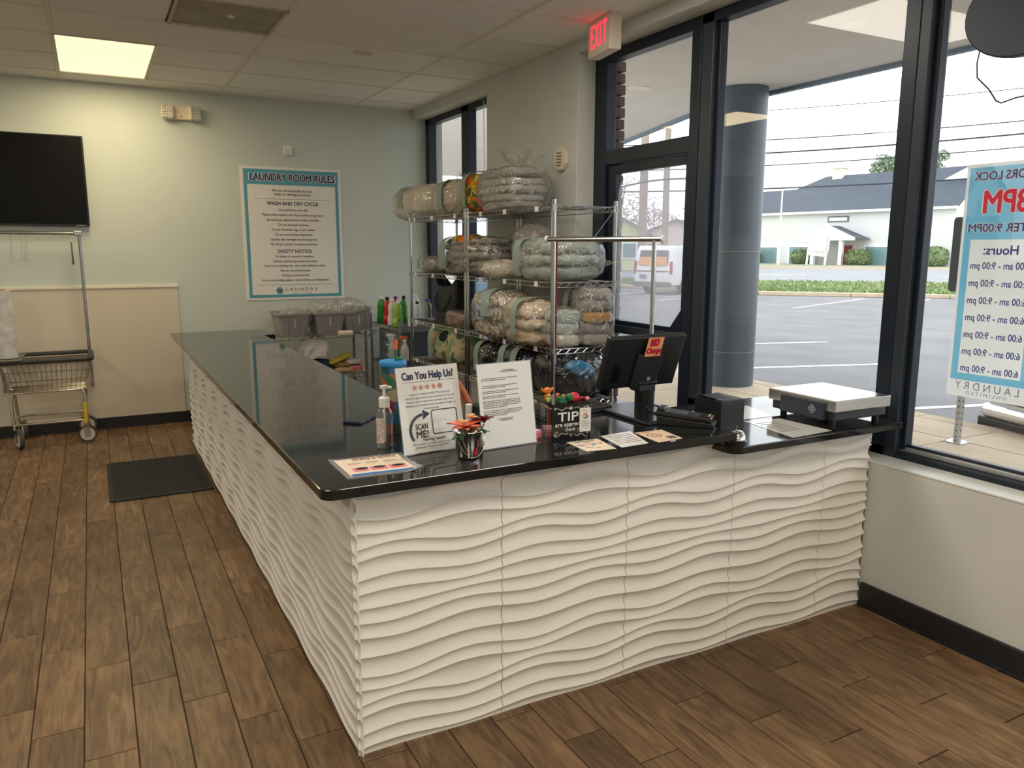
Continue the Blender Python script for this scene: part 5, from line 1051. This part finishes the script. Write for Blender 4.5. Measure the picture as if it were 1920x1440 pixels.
for k in range(30): y = -.45+.031*k; mb.box(-.28, .28, y, y+.016, .0105, .0135)
mb.build('ribs', mm, t, kind='stuff')
MB().box(-.07, .05, -.01, -.005, 0, .002).build('wall_tape', M_IVORY) if False else None
# oval sign and posters at the right-hand window
t = thing('oval_window_sign', 'dark back of an oval lit sign hung in the window', 'sign', (2.37, -.40, 2.39))
ov = [(.215*math.cos(2*PI*k/40), .165*math.sin(2*PI*k/40)) for k in range(40)]; MB().prism(ov, -.02, .015, FACE_PX).build('sign_back', mat('sign_back_blue_black', (.028, .045, .072), .4), t, bevel=.006)
MB().tube([(-.01, .15, -.115), (-.012, .155, -.16), (-.01, .15, -.21), (-.012, .10, -.26), (-.01, .07, -.305), (-.01, .05, -.315), (-.01, .0, -.305), (-.01, -.10, -.30)], .003, 6).build('power_cord', M_BLACK, t, smooth=60)
for y in (-.1, .1): MB().cyl((0, y, .13), (0, y, .49), .0015, n=6).build('hanging_chain', M_CHROMED, t)
t = thing('hours_poster', 'blue and white opening hours poster stuck in the window, lettering reversed', 'poster', (2.452, -.352, 1.42)); hw, hh = .162, .455
def vinyl(name, c):
    m = film(name, (1, 1, 1), .04, .3, .2, haze=.95, hazecol=c)
    for n in m.node_tree.nodes:
        if n.type == 'MIX_SHADER' and abs(n.inputs[0].default_value-.5) < 1e-6 and not n.inputs[0].is_linked: n.inputs[0].default_value = .8
    return m
F = FACE_PX
def pl(name, m, x0, x1, y0, y1, d): mb = MB(); mb.add([(x0, y0, -d), (x1, y0, -d), (x1, y1, -d), (x0, y1, -d)], [(0, 1, 2, 3)], F); return mb.build(name, m, t)
V_W = vinyl('vinyl_white', srgb(232, 234, 230)); V_B = vinyl('vinyl_blue', srgb(118, 186, 214)); V_N = mat('vinyl_navy', srgb(60, 70, 150), .6); V_R = mat('vinyl_red', srgb(226, 44, 80), .6); V_G = mat('vinyl_grey', srgb(128, 136, 160), .6)
x0, x1 = -hw+.012, hw-.012; zh = hh-.288; zb = -hh+.095
pl('lower_margin', V_W, -hw, hw, -hh, zb-.028, 0); pl('upper_margin', V_W, -hw, hw, hh-.014, hh, 0); pl('side_margin', V_W, -hw, x0, zb-.028, hh-.014, 0); pl('side_margin', V_W, x1, hw, zb-.028, hh-.014, 0); pl('hours_field', V_W, x0+.028, x1-.028, zb, zh, 0)
pl('blue_header', V_B, x0, x1, zh, hh-.014, 0); pl('blue_side', V_B, x0, x0+.028, zb-.028, zh, 0); pl('blue_side', V_B, x1-.028, x1, zb-.028, zh, 0); pl('blue_foot', V_B, x0+.028, x1-.028, zb-.028, zb, 0)
def vt(name, m, s_, sz, y, wd, bd, d=.0008): mb = MB(); txt(mb, s_, sz, 0, y, F @ T(0, 0, -d), width=wd, bold=bd); mb.build(name, m, t)
vt('heading_outline', M_PAPER, 'DOORS LOCK', .046, .406, .262, .03, .0006); vt('heading_lettering', V_N, 'DOORS LOCK', .046, .406, .258, .006, .0014); vt('time_outline', M_PAPER, '8PM', .118, .305, .175, .025, .0006); vt('time_lettering', V_R, '8PM', .118, .305, .170, .010, .0014)
vt('heading_outline', M_PAPER, 'AFTER 9:00PM', .044, .21, .277, .03, .0006); vt('heading_lettering', V_N, 'AFTER 9:00PM', .044, .21, .272, .006, .0014); vt('heading_lettering', V_N, 'Hours:', .048, .125, .13, .010)
for k in range(7): vt('hours_lettering', V_N, '6:00 am - 9:00 pm', .038, .066-.0675*k, .225, .006)
vt('logo_lettering', V_G, 'L A U N D R Y', .044, -hh+.045, .25, .0); vt('logo_lettering', V_G, 'U N L I M I T E D', .020, -hh+.017, .16, .0)
t = thing('hanging_cord', 'thin white blind cord hanging in the far window', 'cord', (2.40, 4.02, 1.9)); MB().tube([(0, 0, .88), (0, -.01, .4), (0, -.04, .0), (0, -.06, -.4)], .003, 5).build('cord', M_WHITE, t, smooth=60); MB().cyl((0, -.06, -.43), (0, -.06, -.39), .006, n=8).build('tassel', M_WHITE, t)
# ================================================================== OUTSIDE
M_CONC = mat('tan_concrete', srgb(196, 180, 158), .9, var=.10, scale=2.5, bump=.3, bscale=60, rnd=.05)
M_ASPH = mat('grey_asphalt', srgb(122, 122, 124), .95, var=.14, scale=.8, bump=.5, bscale=30)
M_ROAD = mat('road_asphalt', srgb(140, 142, 146), .95, var=.06, scale=.5)
M_LINE = mat('white_road_paint', srgb(236, 236, 232), .8, var=.08, scale=8)
M_CURB = mat('concrete_curb', srgb(188, 170, 146), .9, var=.12, scale=3)
M_DIRT = mat('grass_soil', srgb(128, 132, 88), .95, var=.2, scale=2)
sw = struct(MB().box(2.56, 6.45, -12, 18, -.30, -.035).build('sidewalk', M_CONC))
xs = (2.565, 4.12, 5.66, 6.25)
for i in range(3):
    for k in range(12):
        y = -4.25+1.5*k; mb = MB(); w_ = (xs[i+1]-xs[i])/2-.006; mb.box(-w_, w_, -.744, .744, -.02, .015); o = mb.build('concrete_slab', M_CONC, sw, bevel=.006, seg=1); o.location = ((xs[i]+xs[i+1])/2, y+.75, -.035)
for k in range(8): MB().box(6.256, 6.45, -4.25+2.25*k+.004, -4.25+2.25*(k+1)-.004, -.16, -.02).build('kerb_stone', M_CURB, sw, bevel=.01)
lot = struct(MB().box(6.45, 120, -70, 150, -.35, -.15).build('parking_lot', M_ASPH))
def stripe(a, b, w_=.11, name='stall_line'):
    a = Vector((a[0], a[1], 0)); b = Vector((b[0], b[1], 0)); d = (b-a).normalized(); n = Vector((-d.y, d.x, 0))*w_/2
    MB().add([(p.x, p.y, -.147) for p in (a-n, b-n, b+n, a+n)], [(0, 1, 2, 3)]).build(name, M_LINE, lot)
stripe((6.6, 6.49), (9.76, 5.53)); stripe((6.75, 9.2), (11.42, 7.91)); stripe((6.5, 3.33), (9.6, 2.45)); stripe((6.5, .2), (9.6, -.7)); stripe((7.4, 12.0), (12.2, 10.7))
stripe((17.5, 14.26), (23.35, 16.43)); stripe((16.2, 18.9), (20.8, 20.6)); stripe((21.0, 13.2), (25.3, 15.3)); stripe((17.0, 22.6), (19.2, 23.4)); stripe((21.9, 8.5), (28.0, 10.8)); stripe((24.5, 5.0), (30, 7)); stripe((17.5, 20.2), (18.6, 20.6))
SA = math.atan2(-.714, .70); SM = RZ(SA)        # street frame: x along the street, y away
SI = SM.inverted()
KL = [tuple((SI @ Vector((x, y, 0)))[:2]) for x, y in ((15.5, 60), (19.6, 31.5), (20.4, 27.0), (21.6, 19.7), (26.1, 15.1), (60, -19.6))]   # kerb line in the street frame
def kerb_y(x):
    for (a, b) in zip(KL, KL[1:]):
        if a[0] <= x <= b[0]: return a[1]+(b[1]-a[1])*(x-a[0])/(b[0]-a[0])
    return 1e9
gv = struct(MB().prism(KL+[(KL[-1][0], 41), (KL[0][0], 41)] if KL[0][1] < 41 else [p for p in KL if p[1] < 41]+[(KL[-1][0], 41), (-22, 41)], -.14, -.02, SM).build('verge', M_DIRT))
kb0 = struct(MB().box(20, 20.01, 29.2, 29.21, -.15, -.14, SM).build('kerb_far_side', M_CURB))
for (a, b) in zip(KL[1:], KL[2:]):
    va, vb = Vector(a), Vector(b); n = max(1, int((vb-va).length/3)); ang = math.atan2(vb.y-va.y, vb.x-va.x)
    for k in range(n): p = va.lerp(vb, k/n); l_ = (vb-va).length/n; MB().box(.01, l_-.01, -.18, .14, -.15, -.005, SM @ T(p.x, p.y, 0) @ RZ(ang)).build('kerb_stone', M_CURB, kb0, bevel=.02, seg=1)
struct(MB().box(-60, 120, 41, 72, -.16, -.12, SM).build('street', M_ROAD))
kb1 = struct(MB().box(-60, 120, 72, 72.5, -.16, .02, SM).build('kerb_opposite', mat('pink_kerb', srgb(206, 180, 160), .9)))
struct(MB().box(-60, 120, 72.5, 140, -.16, -.02, SM).build('lawn_opposite', mat('lawn_green', srgb(140, 142, 118), .95, var=.15, scale=.6)))
rd = bpy.data.objects['street']
for x0, y0 in ((12, 54), (24, 54), (0, 54), (36, 54), (17, 62), (30, 62)): MB().box(x0, x0+4, y0, y0+.25, -.118, -.116, SM).build('lane_dash', M_LINE, rd)
# grass blades on the verge
g_ = MB(); rg = random.Random(5)
for k in range(14000):
    x = rg.uniform(-14, 30); y = kerb_y(x)+.3+11*rg.random()**1.6
    if y > 41: continue
    s_ = rg.uniform(.06, .15); a = rg.uniform(0, PI); dx, dy = .05*math.cos(a), .05*math.sin(a); l_ = rg.uniform(-.08, .08)
    g_.add([(x-dx, y-dy, -.03), (x+dx, y+dy, -.03), (x+l_, y+l_, -.03+s_)], [(0, 1, 2)], SM)
o = g_.build('verge_grass', mat('grass_green', srgb(116, 140, 88), .8, var=.3, scale=.8)); o['kind'] = 'stuff'; o['label'] = 'bright green grass on the strip beside the street'; o['category'] = 'grass'
# canopy, column
M_SOF = mat('soffit_stucco', srgb(206, 202, 196), .9, var=.05, scale=1.5, bump=.2, bscale=50)
cp = [(2.56, -12), (6.3, -12), (6.3, 4.9), (6.5, 6.3), (7.4, 9.2), (9.6, 16), (2.56, 16)]
can = struct(MB().prism(cp, 3.31, 3.9).build('canopy', M_SOF))
fa = MB()
for a, b in zip(cp[1:5], cp[2:6]): d = (Vector(b)-Vector(a)).normalized(); n = Vector((d.y, -d.x)); fa.add([(a[0], a[1], 3.27), (b[0], b[1], 3.27), (b[0], b[1], 3.9), (a[0], a[1], 3.9), (a[0]+n.x*.08, a[1]+n.y*.08, 3.27), (b[0]+n.x*.08, b[1]+n.y*.08, 3.27), (b[0]+n.x*.08, b[1]+n.y*.08, 3.9), (a[0]+n.x*.08, a[1]+n.y*.08, 3.9)], [(0, 1, 5, 4), (4, 5, 6, 7), (0, 3, 2, 1), (3, 7, 6, 2), (0, 4, 7, 3), (1, 2, 6, 5)])
fa.build('fascia', mat('fascia_blue_grey', srgb(96, 112, 128), .5), can)
for (x, y) in ((4.92, 5.23), (4.87, 2.40), (4.9, -1.0)): MB().lathe([(.07, 3.305), (.085, 3.302), (.115, 3.303), (.118, 3.311)], 28, T(x, y, 0)).build('downlight_trim', mat('trim_white', srgb(220, 214, 206), .6), can, smooth=50); MB().lathe([(.0, 3.306), (.075, 3.307)], 24, T(x, y, 0)).build('downlight_lens', mat('downlight_grey', srgb(150, 144, 138), .4), can)
co = struct(MB().lathe([(.285, -.035), (.285, 3.31)], 40, T(5.95, 4.72, 0)).build('column', mat('slate_blue_column', srgb(74, 84, 94), .45, var=.08, scale=3, stretch=(1, 1, .2), bump=.05), smooth=50))
MB().lathe([(.286, 1.52), (.289, 1.525), (.286, 1.53)], 40, T(5.95, 4.72, 0)).build('column_seam', mat('seam_grey', srgb(130, 128, 126), .6), co, smooth=50)
MB().lathe([(.286, .38), (.288, .384), (.286, .388)], 40, T(5.95, 4.72, 0)).build('column_seam', mat('seam_grey', srgb(130, 128, 126), .6), co, smooth=50)
struct(MB().lathe([(.285, -.035), (.285, 3.31)], 40, T(5.95, -2.6, 0)).build('column', mat('slate_blue_column', srgb(74, 84, 94), .45), smooth=50))
# parking sign on perforated post
t = thing('parking_sign', 'grey back of a parking sign on a perforated steel post', 'sign', (5.6, 1.68, -.02)); M_GALV = mat('galvanised', (.55, .56, .56), .4, metal=.7)
MB().box(-.022, .022, -.022, .022, .008, 1.95).build('post', M_GALV, t, bevel=.003)
mb = MB()
for k in range(38): mb.cyl((-.0235, 0, .05+.05*k), (-.0215, 0, .05+.05*k), .006, n=8); mb.cyl((0, -.0235, .05+.05*k), (0, -.0215, .05+.05*k), .006, n=8)
mb.build('post_holes', M_BLACK, t, kind='stuff'); MB().box(-.08, .08, -.08, .08, 0, .009).build('base_plate', M_GALV, t, bevel=.002)
for sx in (-1, 1):
    for sy in (-1, 1): MB().cyl((sx*.06, sy*.06, .008), (sx*.06, sy*.06, .02), .009, n=6).build('anchor_bolt', M_GALV, t)
MB().prism(rrect(-.14, .22, 1.23, 1.83, .03), .024, .028, FACE_PX).build('sign_plate', mat('sign_back_grey', srgb(86, 88, 92), .4, metal=.3), t)
# vehicles
def vehicle_wheels(t, xs_, ys_, r, wd):
    for x in xs_:
        for y in ys_:
            wv = MB().cyl((x, y-wd/2, r), (x, y+wd/2, r), r, n=26).build('wheel', mat('tyre', (.02, .02, .02), .8), t, smooth=40); MB().cyl((x, y-wd/2-.006, r), (x, y+wd/2+.006, r), r*.62, n=20).build('wheel_hub', mat('alloy', (.6, .6, .6), .35, metal=.8), wv, smooth=40)
t = thing('van', 'white van seen from behind through the door glass', 'van', (18.3, 21.9, -.15), R(13)); MW = mat('van_white', srgb(236, 236, 234), .3)
prof = [(0, .35), (-.03, .9), (.10, 1.65), (.22, 1.84), (2.6, 1.84), (3.3, 1.25), (4.3, 1.02), (4.45, .7), (4.42, .32)]
MB().prism(prof, -.9, .9, RX(PI/2)).build('body', MW, t, bevel=.06, seg=2, smooth=40)
MB().add([(.022, -.70, 1.18), (.022, .70, 1.18), (.09, .66, 1.66), (.09, -.66, 1.66)], [(3, 2, 1, 0)], T(-.045, 0, 0)).build('rear_window', mat('van_glass', (.05, .06, .07), .1), t); MB().add([(.0, -.68, 1.10), (.0, .68, 1.10), (.05, .66, 1.42), (.05, -.66, 1.42)], [(3, 2, 1, 0)], T(-.055, 0, 0)).build('rear_sunshade', mat('sunshade_orange', srgb(224, 160, 100), .6), t)
for sy in (-1, 1): MB().box(-.05, .02, sy*.86-.05, sy*.86+.045, .78, 1.25).build('tail_lamp', mat('tail_red', srgb(176, 40, 44), .3), t, bevel=.01)
MB().box(-.10, .04, -.88, .88, .28, .48).build('bumper', mat('bumper_grey', (.12, .12, .125), .5), t, bevel=.03); MB().box(-.07, -.04, .30, .60, .60, .74).build('number_plate', mat('plate_blue', srgb(110, 116, 160), .5), t); MB().box(-.055, -.03, -.75, .75, .86, .90).build('trim_strip', mat('bumper_grey', (.12, .12, .125), .5), t)
MB().box(.6, 3.0, -.925, -.905, 1.15, 1.6).build('side_window', mat('van_glass', (.05, .06, .07), .1), t); MB().box(1.2, 3.2, -.93, -.91, .6, .9).build('side_graphic', mat('van_graphic', srgb(90, 92, 98), .5), t); vehicle_wheels(t, (.85, 3.7), (-.82, .82), .33, .2)
t = thing('car', 'silver car nosed up to the pavement under the hours poster', 'car', (6.31, 1.39, -.15), math.atan2(.287, -.957)); MS = mat('car_silver', (.62, .64, .66), .25, metal=.6)
mb = MB()
secs = [(-.0, .30, .52, .62), (-.12, .26, .62, .80), (-.5, .22, .72, .88), (-1.2, .2, .86, .92), (-1.9, .2, 1.38, .80), (-2.9, .2, 1.44, .80), (-3.6, .22, 1.1, .86), (-4.4, .28, .98, .82), (-4.55, .35, .8, .7)]
vs = []; fs = []
for (x, zb, zt, hw_) in secs:
    tw = hw_*(.98 if zt < 1 else .78); zm = min(zt-.05, .78); vs += [(x, -hw_*.92, zb), (x, -hw_, zb+.2), (x, -hw_, zm), (x, -tw, zt), (x, tw, zt), (x, hw_, zm), (x, hw_, zb+.2), (x, hw_*.92, zb)]
for i in range(len(secs)-1):
    for k in range(8): fs.append((i*8+k, (i+1)*8+k, (i+1)*8+(k+1) % 8, i*8+(k+1) % 8))
fs += [tuple(range(8)), tuple((len(secs)-1)*8+k for k in range(8))[::-1]]
mb.add(vs, fs); mb.build('body', MS, t, smooth=50)
MB().box(-.25, .03, -.68, .68, .20, .33).build('front_bumper', mat('bumper_chrome', (.7, .71, .72), .2, metal=.7), t, bevel=.05, seg=3); MB().box(-.2, .02, -.45, .45, .36, .5).build('grille', M_BLACK, t, bevel=.01); MB().box(-.3, .0, -.72, .72, .10, .20).build('air_dam', M_BLACK, t, bevel=.02)
for sy in (-1, 1): MB().sq(.12, .14, .07, .7, .7, 20, 10, M=T(-.12, sy*.60, .50)).build('headlamp', mat('headlamp', (.8, .82, .84), .1), t, smooth=60)
mb = MB(); mb.add([(-1.25, -.72, .93), (-1.25, .72, .93), (-1.88, .60, 1.36), (-1.88, -.60, 1.36)], [(0, 1, 2, 3)], T(.02, 0, .015)); mb.build('windscreen', mat('van_glass', (.05, .06, .07), .1), t); vehicle_wheels(t, (-.85, -3.5), (-.78, .78), .32, .2)
# white office building across the street
bd = thing('office_building', 'long white clapboard building with dark shingle roof across the street', 'building', (67.86, 73.71, -.1), R(-81.36))
def siding():
    m = mat('white_clapboard', srgb(232, 232, 230), .7); nt = m.node_tree; b = nt.nodes['Principled BSDF']; tc = nt.nodes.new('ShaderNodeTexCoord'); wv = nt.nodes.new('ShaderNodeTexWave'); wv.bands_direction = 'Z'; wv.wave_profile = 'SAW'; wv.inputs['Scale'].default_value = 1.3
    bp = nt.nodes.new('ShaderNodeBump'); bp.inputs['Distance'].default_value = .08; bp.inputs['Strength'].default_value = .8; nt.links.new(tc.outputs['Object'], wv.inputs['Vector']); nt.links.new(wv.outputs['Fac'], bp.inputs['Height']); nt.links.new(bp.outputs[0], b.inputs['Normal']); return m
M_SID = siding(); M_ROOF = mat('dark_shingles', srgb(74, 82, 92), .9, var=.10, scale=2); M_BW = mat('building_white', srgb(238, 238, 236), .6); M_BGL = mat('teal_tinted_pane', srgb(112, 142, 146), .15)
MB().box(-3, 29.1, 0, 13, 0, 5.9).prism([(0, 5.9), (13, 5.9), (5.6, 9.7)], 14.5, 29.05, Matrix(((0, 0, 1, 0), (1, 0, 0, 0), (0, 1, 0, 0), (0, 0, 0, 1)))).build('walls', M_SID, bd)
def roofplane(pts, name='roof', th=.15): MB().add(pts+[(p[0], p[1], p[2]-th) for p in pts], [tuple(range(len(pts)))]+[tuple(range(len(pts), 2*len(pts)))[::-1]]+[(k, (k+1) % len(pts), len(pts)+(k+1) % len(pts), len(pts)+k)[::-1] for k in range(len(pts))]).build(name, M_ROOF, bd)
roofplane([(-3.5, -.6, 5.75), (29.5, -.6, 5.75), (29.5, 5.5, 9.95), (11.9, 5.5, 9.95), (9.0, 4.0, 8.6), (-3.5, 4.0, 8.6)]); roofplane([(29.5, 13.6, 5.75), (11, 13.6, 5.75), (11.9, 5.5, 9.95), (29.5, 5.5, 9.95)])
MB().box(-3.5, 29.5, -.75, -.45, 5.5, 5.75).build('gutter', M_BW, bd); MB().box(13.0, 14.2, 4.9, 6.0, 9.0, 10.9).box(12.9, 14.3, 4.8, 6.1, 10.7, 11.0).build('chimney', mat('chimney_white', srgb(214, 206, 192), .8), bd)
MB().prism([(26.2, 8.35), (29.4, 8.35), (29.4, 9.9)], -.06, .06, T(0, 2.6, 0) @ RX(PI/2)).build('gable_panel', M_BW, bd)
for (x0, x1, z0, z1) in ((7.37, 9.75, .1, 1.9), (11.4, 14.0, .1, 1.95), (20.4, 22.95, .1, 1.95), (22.95, 27.0, .1, 1.95), (2.0, 5.0, .1, 1.9)):
    f_ = MB().box(x0-.25, x1+.25, -.08, .05, z0-.2, z1+.3).build('window_frame', M_BW, bd); MB().box(x0, x1, -.11, -.07, z0, z1).build('window_pane', M_BGL, f_)
v_ = MB().box(15.85, 18.3, -.06, .05, 4.55, 5.2).build('vent_frame', mat('vent_grey', srgb(120, 116, 120), .6), bd); MB().box(16.05, 18.1, -.10, -.05, 4.7, 5.05).build('vent_panel', M_BW, v_)
# porch
MB().add([(14.5, -2.8, 2.75), (17.3, -2.8, 4.15), (20.9, -2.8, 2.75), (14.5, 0, 2.75), (17.3, 0, 4.15), (20.9, 0, 2.75)], [(1, 2, 5, 4), (0, 1, 4, 3), (0, 3, 5, 2)]).build('porch_roof', M_ROOF, bd)
MB().prism([(14.3, 2.6), (20.7, 2.6), (20.7, 2.85), (17.3, 4.35), (14.3, 2.85)], -.1, .1, T(0, -2.75, 0) @ RX(PI/2)).build('porch_gable', M_BW, bd)
for x in (15.9, 19.1): MB().box(x-.2, x+.2, -2.7, -2.3, 0, 2.7).build('porch_post', M_BW, bd)
MB().box(18.0, 18.9, -.15, 0, 0, 2.1).build('red_door', mat('door_red', srgb(150, 36, 56), .5), bd)
t = thing('realty_signboard', 'white leaning signboard in front of the building porch', 'sign', (67.86+.150*17.4-.989*4.2, 73.71-.989*17.4-.15*4.2, -.1), R(-81.36)); MB().box(-1.2, 1.2, -.05, .05, 1.5, 2.9, RY(.08)).build('board', M_BW, t); MB().box(-1.15, 1.15, -.07, -.05, 1.0, 1.45, RY(.08)).build('lower_board', mat('sign_grey_print', srgb(206, 208, 206), .6, var=.2, scale=6), t)
for x in (-1.1, 1.0): MB().box(x-.1, x+.1, -.05, .05, 0, 2.9, RY(.08)).build('leg', M_BW, t)
def fpt(x, off, z=0): return (67.86+.1502*x+.98865*off, 73.71-.98865*x+.1502*off, z)
def leafy(name, label, cat, loc, rx, ry, rz_, n, size, cols, trunk=None, seed=0, group=None, airy=0.0):
    t = thing(name, label, cat, loc, 0, group); mb = MB(); rg = random.Random(seed)
    cl = [(Vector((rg.gauss(0, .45), rg.gauss(0, .45), rg.gauss(0, .45))), rg.uniform(.25, .5)) for _ in range(14)] if airy else None
    for k in range(n):
        if airy:
            c, r_ = rg.choice(cl); v = Vector((rg.gauss(0, 1), rg.gauss(0, 1), rg.gauss(0, 1))).normalized()*r_*rg.random()**.4+c*.75
        else: v = Vector((rg.gauss(0, 1), rg.gauss(0, 1), rg.gauss(0, 1))).normalized()*(1-.12*rg.random()); v = Vector([math.copysign(abs(c)**.75, c) for c in v])
        p = Vector((v.x*rx, v.y*ry, rz_+v.z*rz_)) if not airy else Vector((v.x*rx, v.y*ry, trunk[0]+rz_+v.z*rz_))
        a = Vector((rg.gauss(0, 1), rg.gauss(0, 1), rg.gauss(0, 1))).normalized()*size; b = Vector((rg.gauss(0, 1), rg.gauss(0, 1), rg.gauss(0, 1))).normalized()*size
        mb.add([p-a, p+b, p+a, p-b], [(0, 1, 2, 3)])
    if not airy: mb.sq(rx*.94, ry*.94, rz_*.96, .8, .8, 24, 14, M=T(0, 0, rz_))
    mb.build('foliage', mat('foliage_'+cols[0], cols[1], .8, var=.3, scale=3), t, kind='stuff')
    if trunk:
        tm = MB(); tm.cyl((0, 0, 0), (0, 0, trunk[0]+rz_*.5), trunk[1], trunk[1]*.5, 10)
        if airy:
            for (c, r_) in cl[:9]: tm.cyl((0, 0, trunk[0]+rz_*.2), (c.x*.75*rx, c.y*.75*ry, trunk[0]+rz_+c.z*.75*rz_), trunk[1]*.4, trunk[1]*.12, 6)
        tm.build('trunk', mat('bark', srgb(104, 94, 86), .9), t)
    return t
BG = ('hedge', srgb(116, 134, 92))
leafy('shrub', 'clipped round shrub left of the building porch', 'shrub', fpt(13.9, -1.5, -.1), 1.3, .8, .85, 900, .12, BG, seed=1); leafy('shrub', 'clipped round shrub right of the building porch', 'shrub', fpt(20.5, -1.5, -.1), 1.6, .8, .85, 1000, .12, BG, seed=2); leafy('shrub', 'largest clipped shrub at the right end of the building', 'shrub', fpt(28.0, -1.5, -.1), 1.9, .9, .98, 1100, .12, BG, seed=3); leafy('shrub', 'clipped shrub half hidden by the round column', 'shrub', fpt(7.3, -1.5, -.1), 1.2, .8, .8, 700, .12, BG, seed=4)
TG = ('pine', srgb(136, 154, 128))
leafy('tree', 'green tree rising behind the roof left of the mullion', 'tree', fpt(8.6, 25, 0), 2.6, 2.6, 2.6, 1500, .20, TG, (9.6, .3), 11, airy=1); leafy('tree', 'green tree rising behind the roof right of the mullion', 'tree', fpt(13.9, 25, 0), 2.8, 2.8, 3.1, 1700, .20, TG, (9.0, .3), 12, airy=1)
leafy('tree', 'pale bare tree beyond the left end of the white building', 'tree', fpt(1.0, 12, 0), 3.2, 3, 3.2, 900, .14, ('bare', srgb(150, 160, 140)), (2.5, .25), 13, airy=1)
for k, (x, y, h_, r_, s_) in enumerate(((39, 62, 2.2, 4.5, 21), (48, 66, 1.8, 5, 22), (56, 70, 2.0, 5, 23), (33, 60, 2.0, 4.5, 24))): leafy('tree', ('brown bare tree behind the yellow house', 'bare tree between the two houses', 'bare tree right of the gabled house', 'leftmost bare tree seen through the door')[k], 'tree', (x, y, -.1), r_, r_, 3.0, 800, .13, ('winter', srgb(176, 166, 164)), (h_, .25), s_, airy=1)
def house(name, label, loc, rz, wx, dy, h, rh, cw, cr_):
    t = thing(name, label, 'house', loc, rz); MB().box(-wx, wx, 0, dy, 0, h).prism([(-wx, h), (wx, h), (0, h+rh)], -dy, 0, RX(PI/2)).build('walls', mat('hw_%d' % int(cw[0]*1e3), cw, .8), t)
    for sx in (-1, 1): MB().add([(0, -.4, h+rh+.12), (sx*(wx+.4), -.4, h-.2), (sx*(wx+.4), dy+.4, h-.2), (0, dy+.4, h+rh+.12), (0, -.4, h+rh-.05), (sx*(wx+.4), -.4, h-.36), (sx*(wx+.4), dy+.4, h-.36), (0, dy+.4, h+rh-.05)], [(0, 1, 2, 3), (7, 6, 5, 4), (0, 4, 5, 1), (1, 5, 6, 2), (2, 6, 7, 3), (3, 7, 4, 0)]).build('roof', mat('hr_%d' % int(cr_[0]*1e3), cr_, .8), t)
    for x in (-wx*.5, wx*.45): f_ = MB().box(x-.6, x+.6, -.06, .05, .9, 2.2).build('window', M_BW, t); MB().box(x-.5, x+.5, -.09, -.05, 1.0, 2.1).build('pane', M_BGL, f_)
    MB().box(-.5, .5, -.05, .05, 0, 2.0).build('door', mat('house_door', srgb(120, 108, 104), .6), t); return t
house('house', 'pale yellow house at the far left through the door', (36.2, 49.6, -.1), R(-38), 2.6, 7, 3.0, 1.3, srgb(206, 206, 160), srgb(120, 116, 112)); house('house', 'pinkish white gabled house behind the van', (43.5, 51.0, -.1), R(-38), 4.2, 8, 2.6, 1.5, srgb(224, 206, 200), srgb(110, 112, 116))
# poles and wires
MP = mat('weathered_pole', srgb(150, 138, 128), .9, var=.1, scale=2)
for k, (x, y, h_, r_, lab) in enumerate(((27.6, 34.8, 14, .26, 'thick utility pole at the left of the door view'), (24.3, 28.7, 14, .17, 'slim utility pole behind the van roof'), (18.4, 22.7+8, 6.5, .13, 'short dark post between the two utility poles'))):
    t = thing('utility_pole', lab, 'pole', (x, y, -.1), .3, 'utility poles'); MB().cyl((0, 0, 0), (0, 0, h_), r_, r_*.75, 14).build('pole', MP, t, smooth=50); MB().box(-1.0, 1.0, -.06, .06, h_-1.2, h_-1.06).build('cross_arm', MP, t)
t = thing('flagpole', 'white flagpole on the lawn before the building', 'flagpole', fpt(15.5, -8, -.1)); MB().cyl((0, 0, 0), (0, 0, 9.4), .10, .06, 12).build('pole', M_BW, t, smooth=50); MB().sq(.14, .14, .14, 1, 1, 12, 8, M=T(0, 0, 9.5)).build('finial', M_BW, t, smooth=60)
MWI = mat('wire_black', (.03, .035, .05), .6)
def ray_at(px, py, d):
    return CAM_POS+(fwd+r2*((px-960)/FPX)-u2*((py-720)/FPX))*d
for (a, b, r_, lab) in (((1000, 300, 48), (2300, 210, 34), .045, 'thick black overhead cable'), ((1000, 275, 48), (2300, 186, 34), .03, 'thin overhead wire above the thick cable'), ((1000, 322, 48), (2300, 236, 34), .03, 'thin overhead wire just below the thick cable'), ((900, 358, 50), (2300, 300, 33), .045, 'low black overhead cable crossing the building roof'), ((1000, 225, 48), (2300, 120, 34), .02, 'faintest overhead wire near the canopy edge')):
    p, q_ = ray_at(*a), ray_at(*b); t = thing('overhead_wire', lab, 'wire', p); d = q_-p; MB().tube([(d*(k/16))-Vector((0, 0, .5*4*(k/16)*(1-k/16))) for k in range(17)], r_, 6).build('wire', MWI, t, smooth=60)
for (a, b, r_, lab) in (((1100, 372, 26), (1330, 335, 24), .03, 'sagging black cable seen through the door glass'),):
    p, q_ = ray_at(*a), ray_at(*b); t = thing('overhead_wire', lab, 'wire', p); d = q_-p; MB().tube([(d*(k/16))+Vector((0, 0, .22*math.sin(PI*k/16))) for k in range(17)], r_, 6).build('wire', MWI, t, smooth=60)
# pale building seen through the far window
t = thing('shop_block', 'pale shop block seen through the far window', 'building', (7.5, 32.0, -.1), 0); MB().box(-7, 9, 0, 10, 0, 3.6).build('walls', mat('shop_white', srgb(224, 224, 222), .8), t); MB().box(-7.2, 9.2, -.2, .0, 3.4, 4.1).build('fascia', mat('shop_fascia', srgb(140, 150, 164), .7), t)
for x in (-5, -2, 1, 4): f_ = MB().box(x, x+2.2, -.08, .02, .3, 2.6).build('window', M_BW, t); MB().box(x+.1, x+2.1, -.11, -.07, .4, 2.5).build('pane', M_BGL, f_)
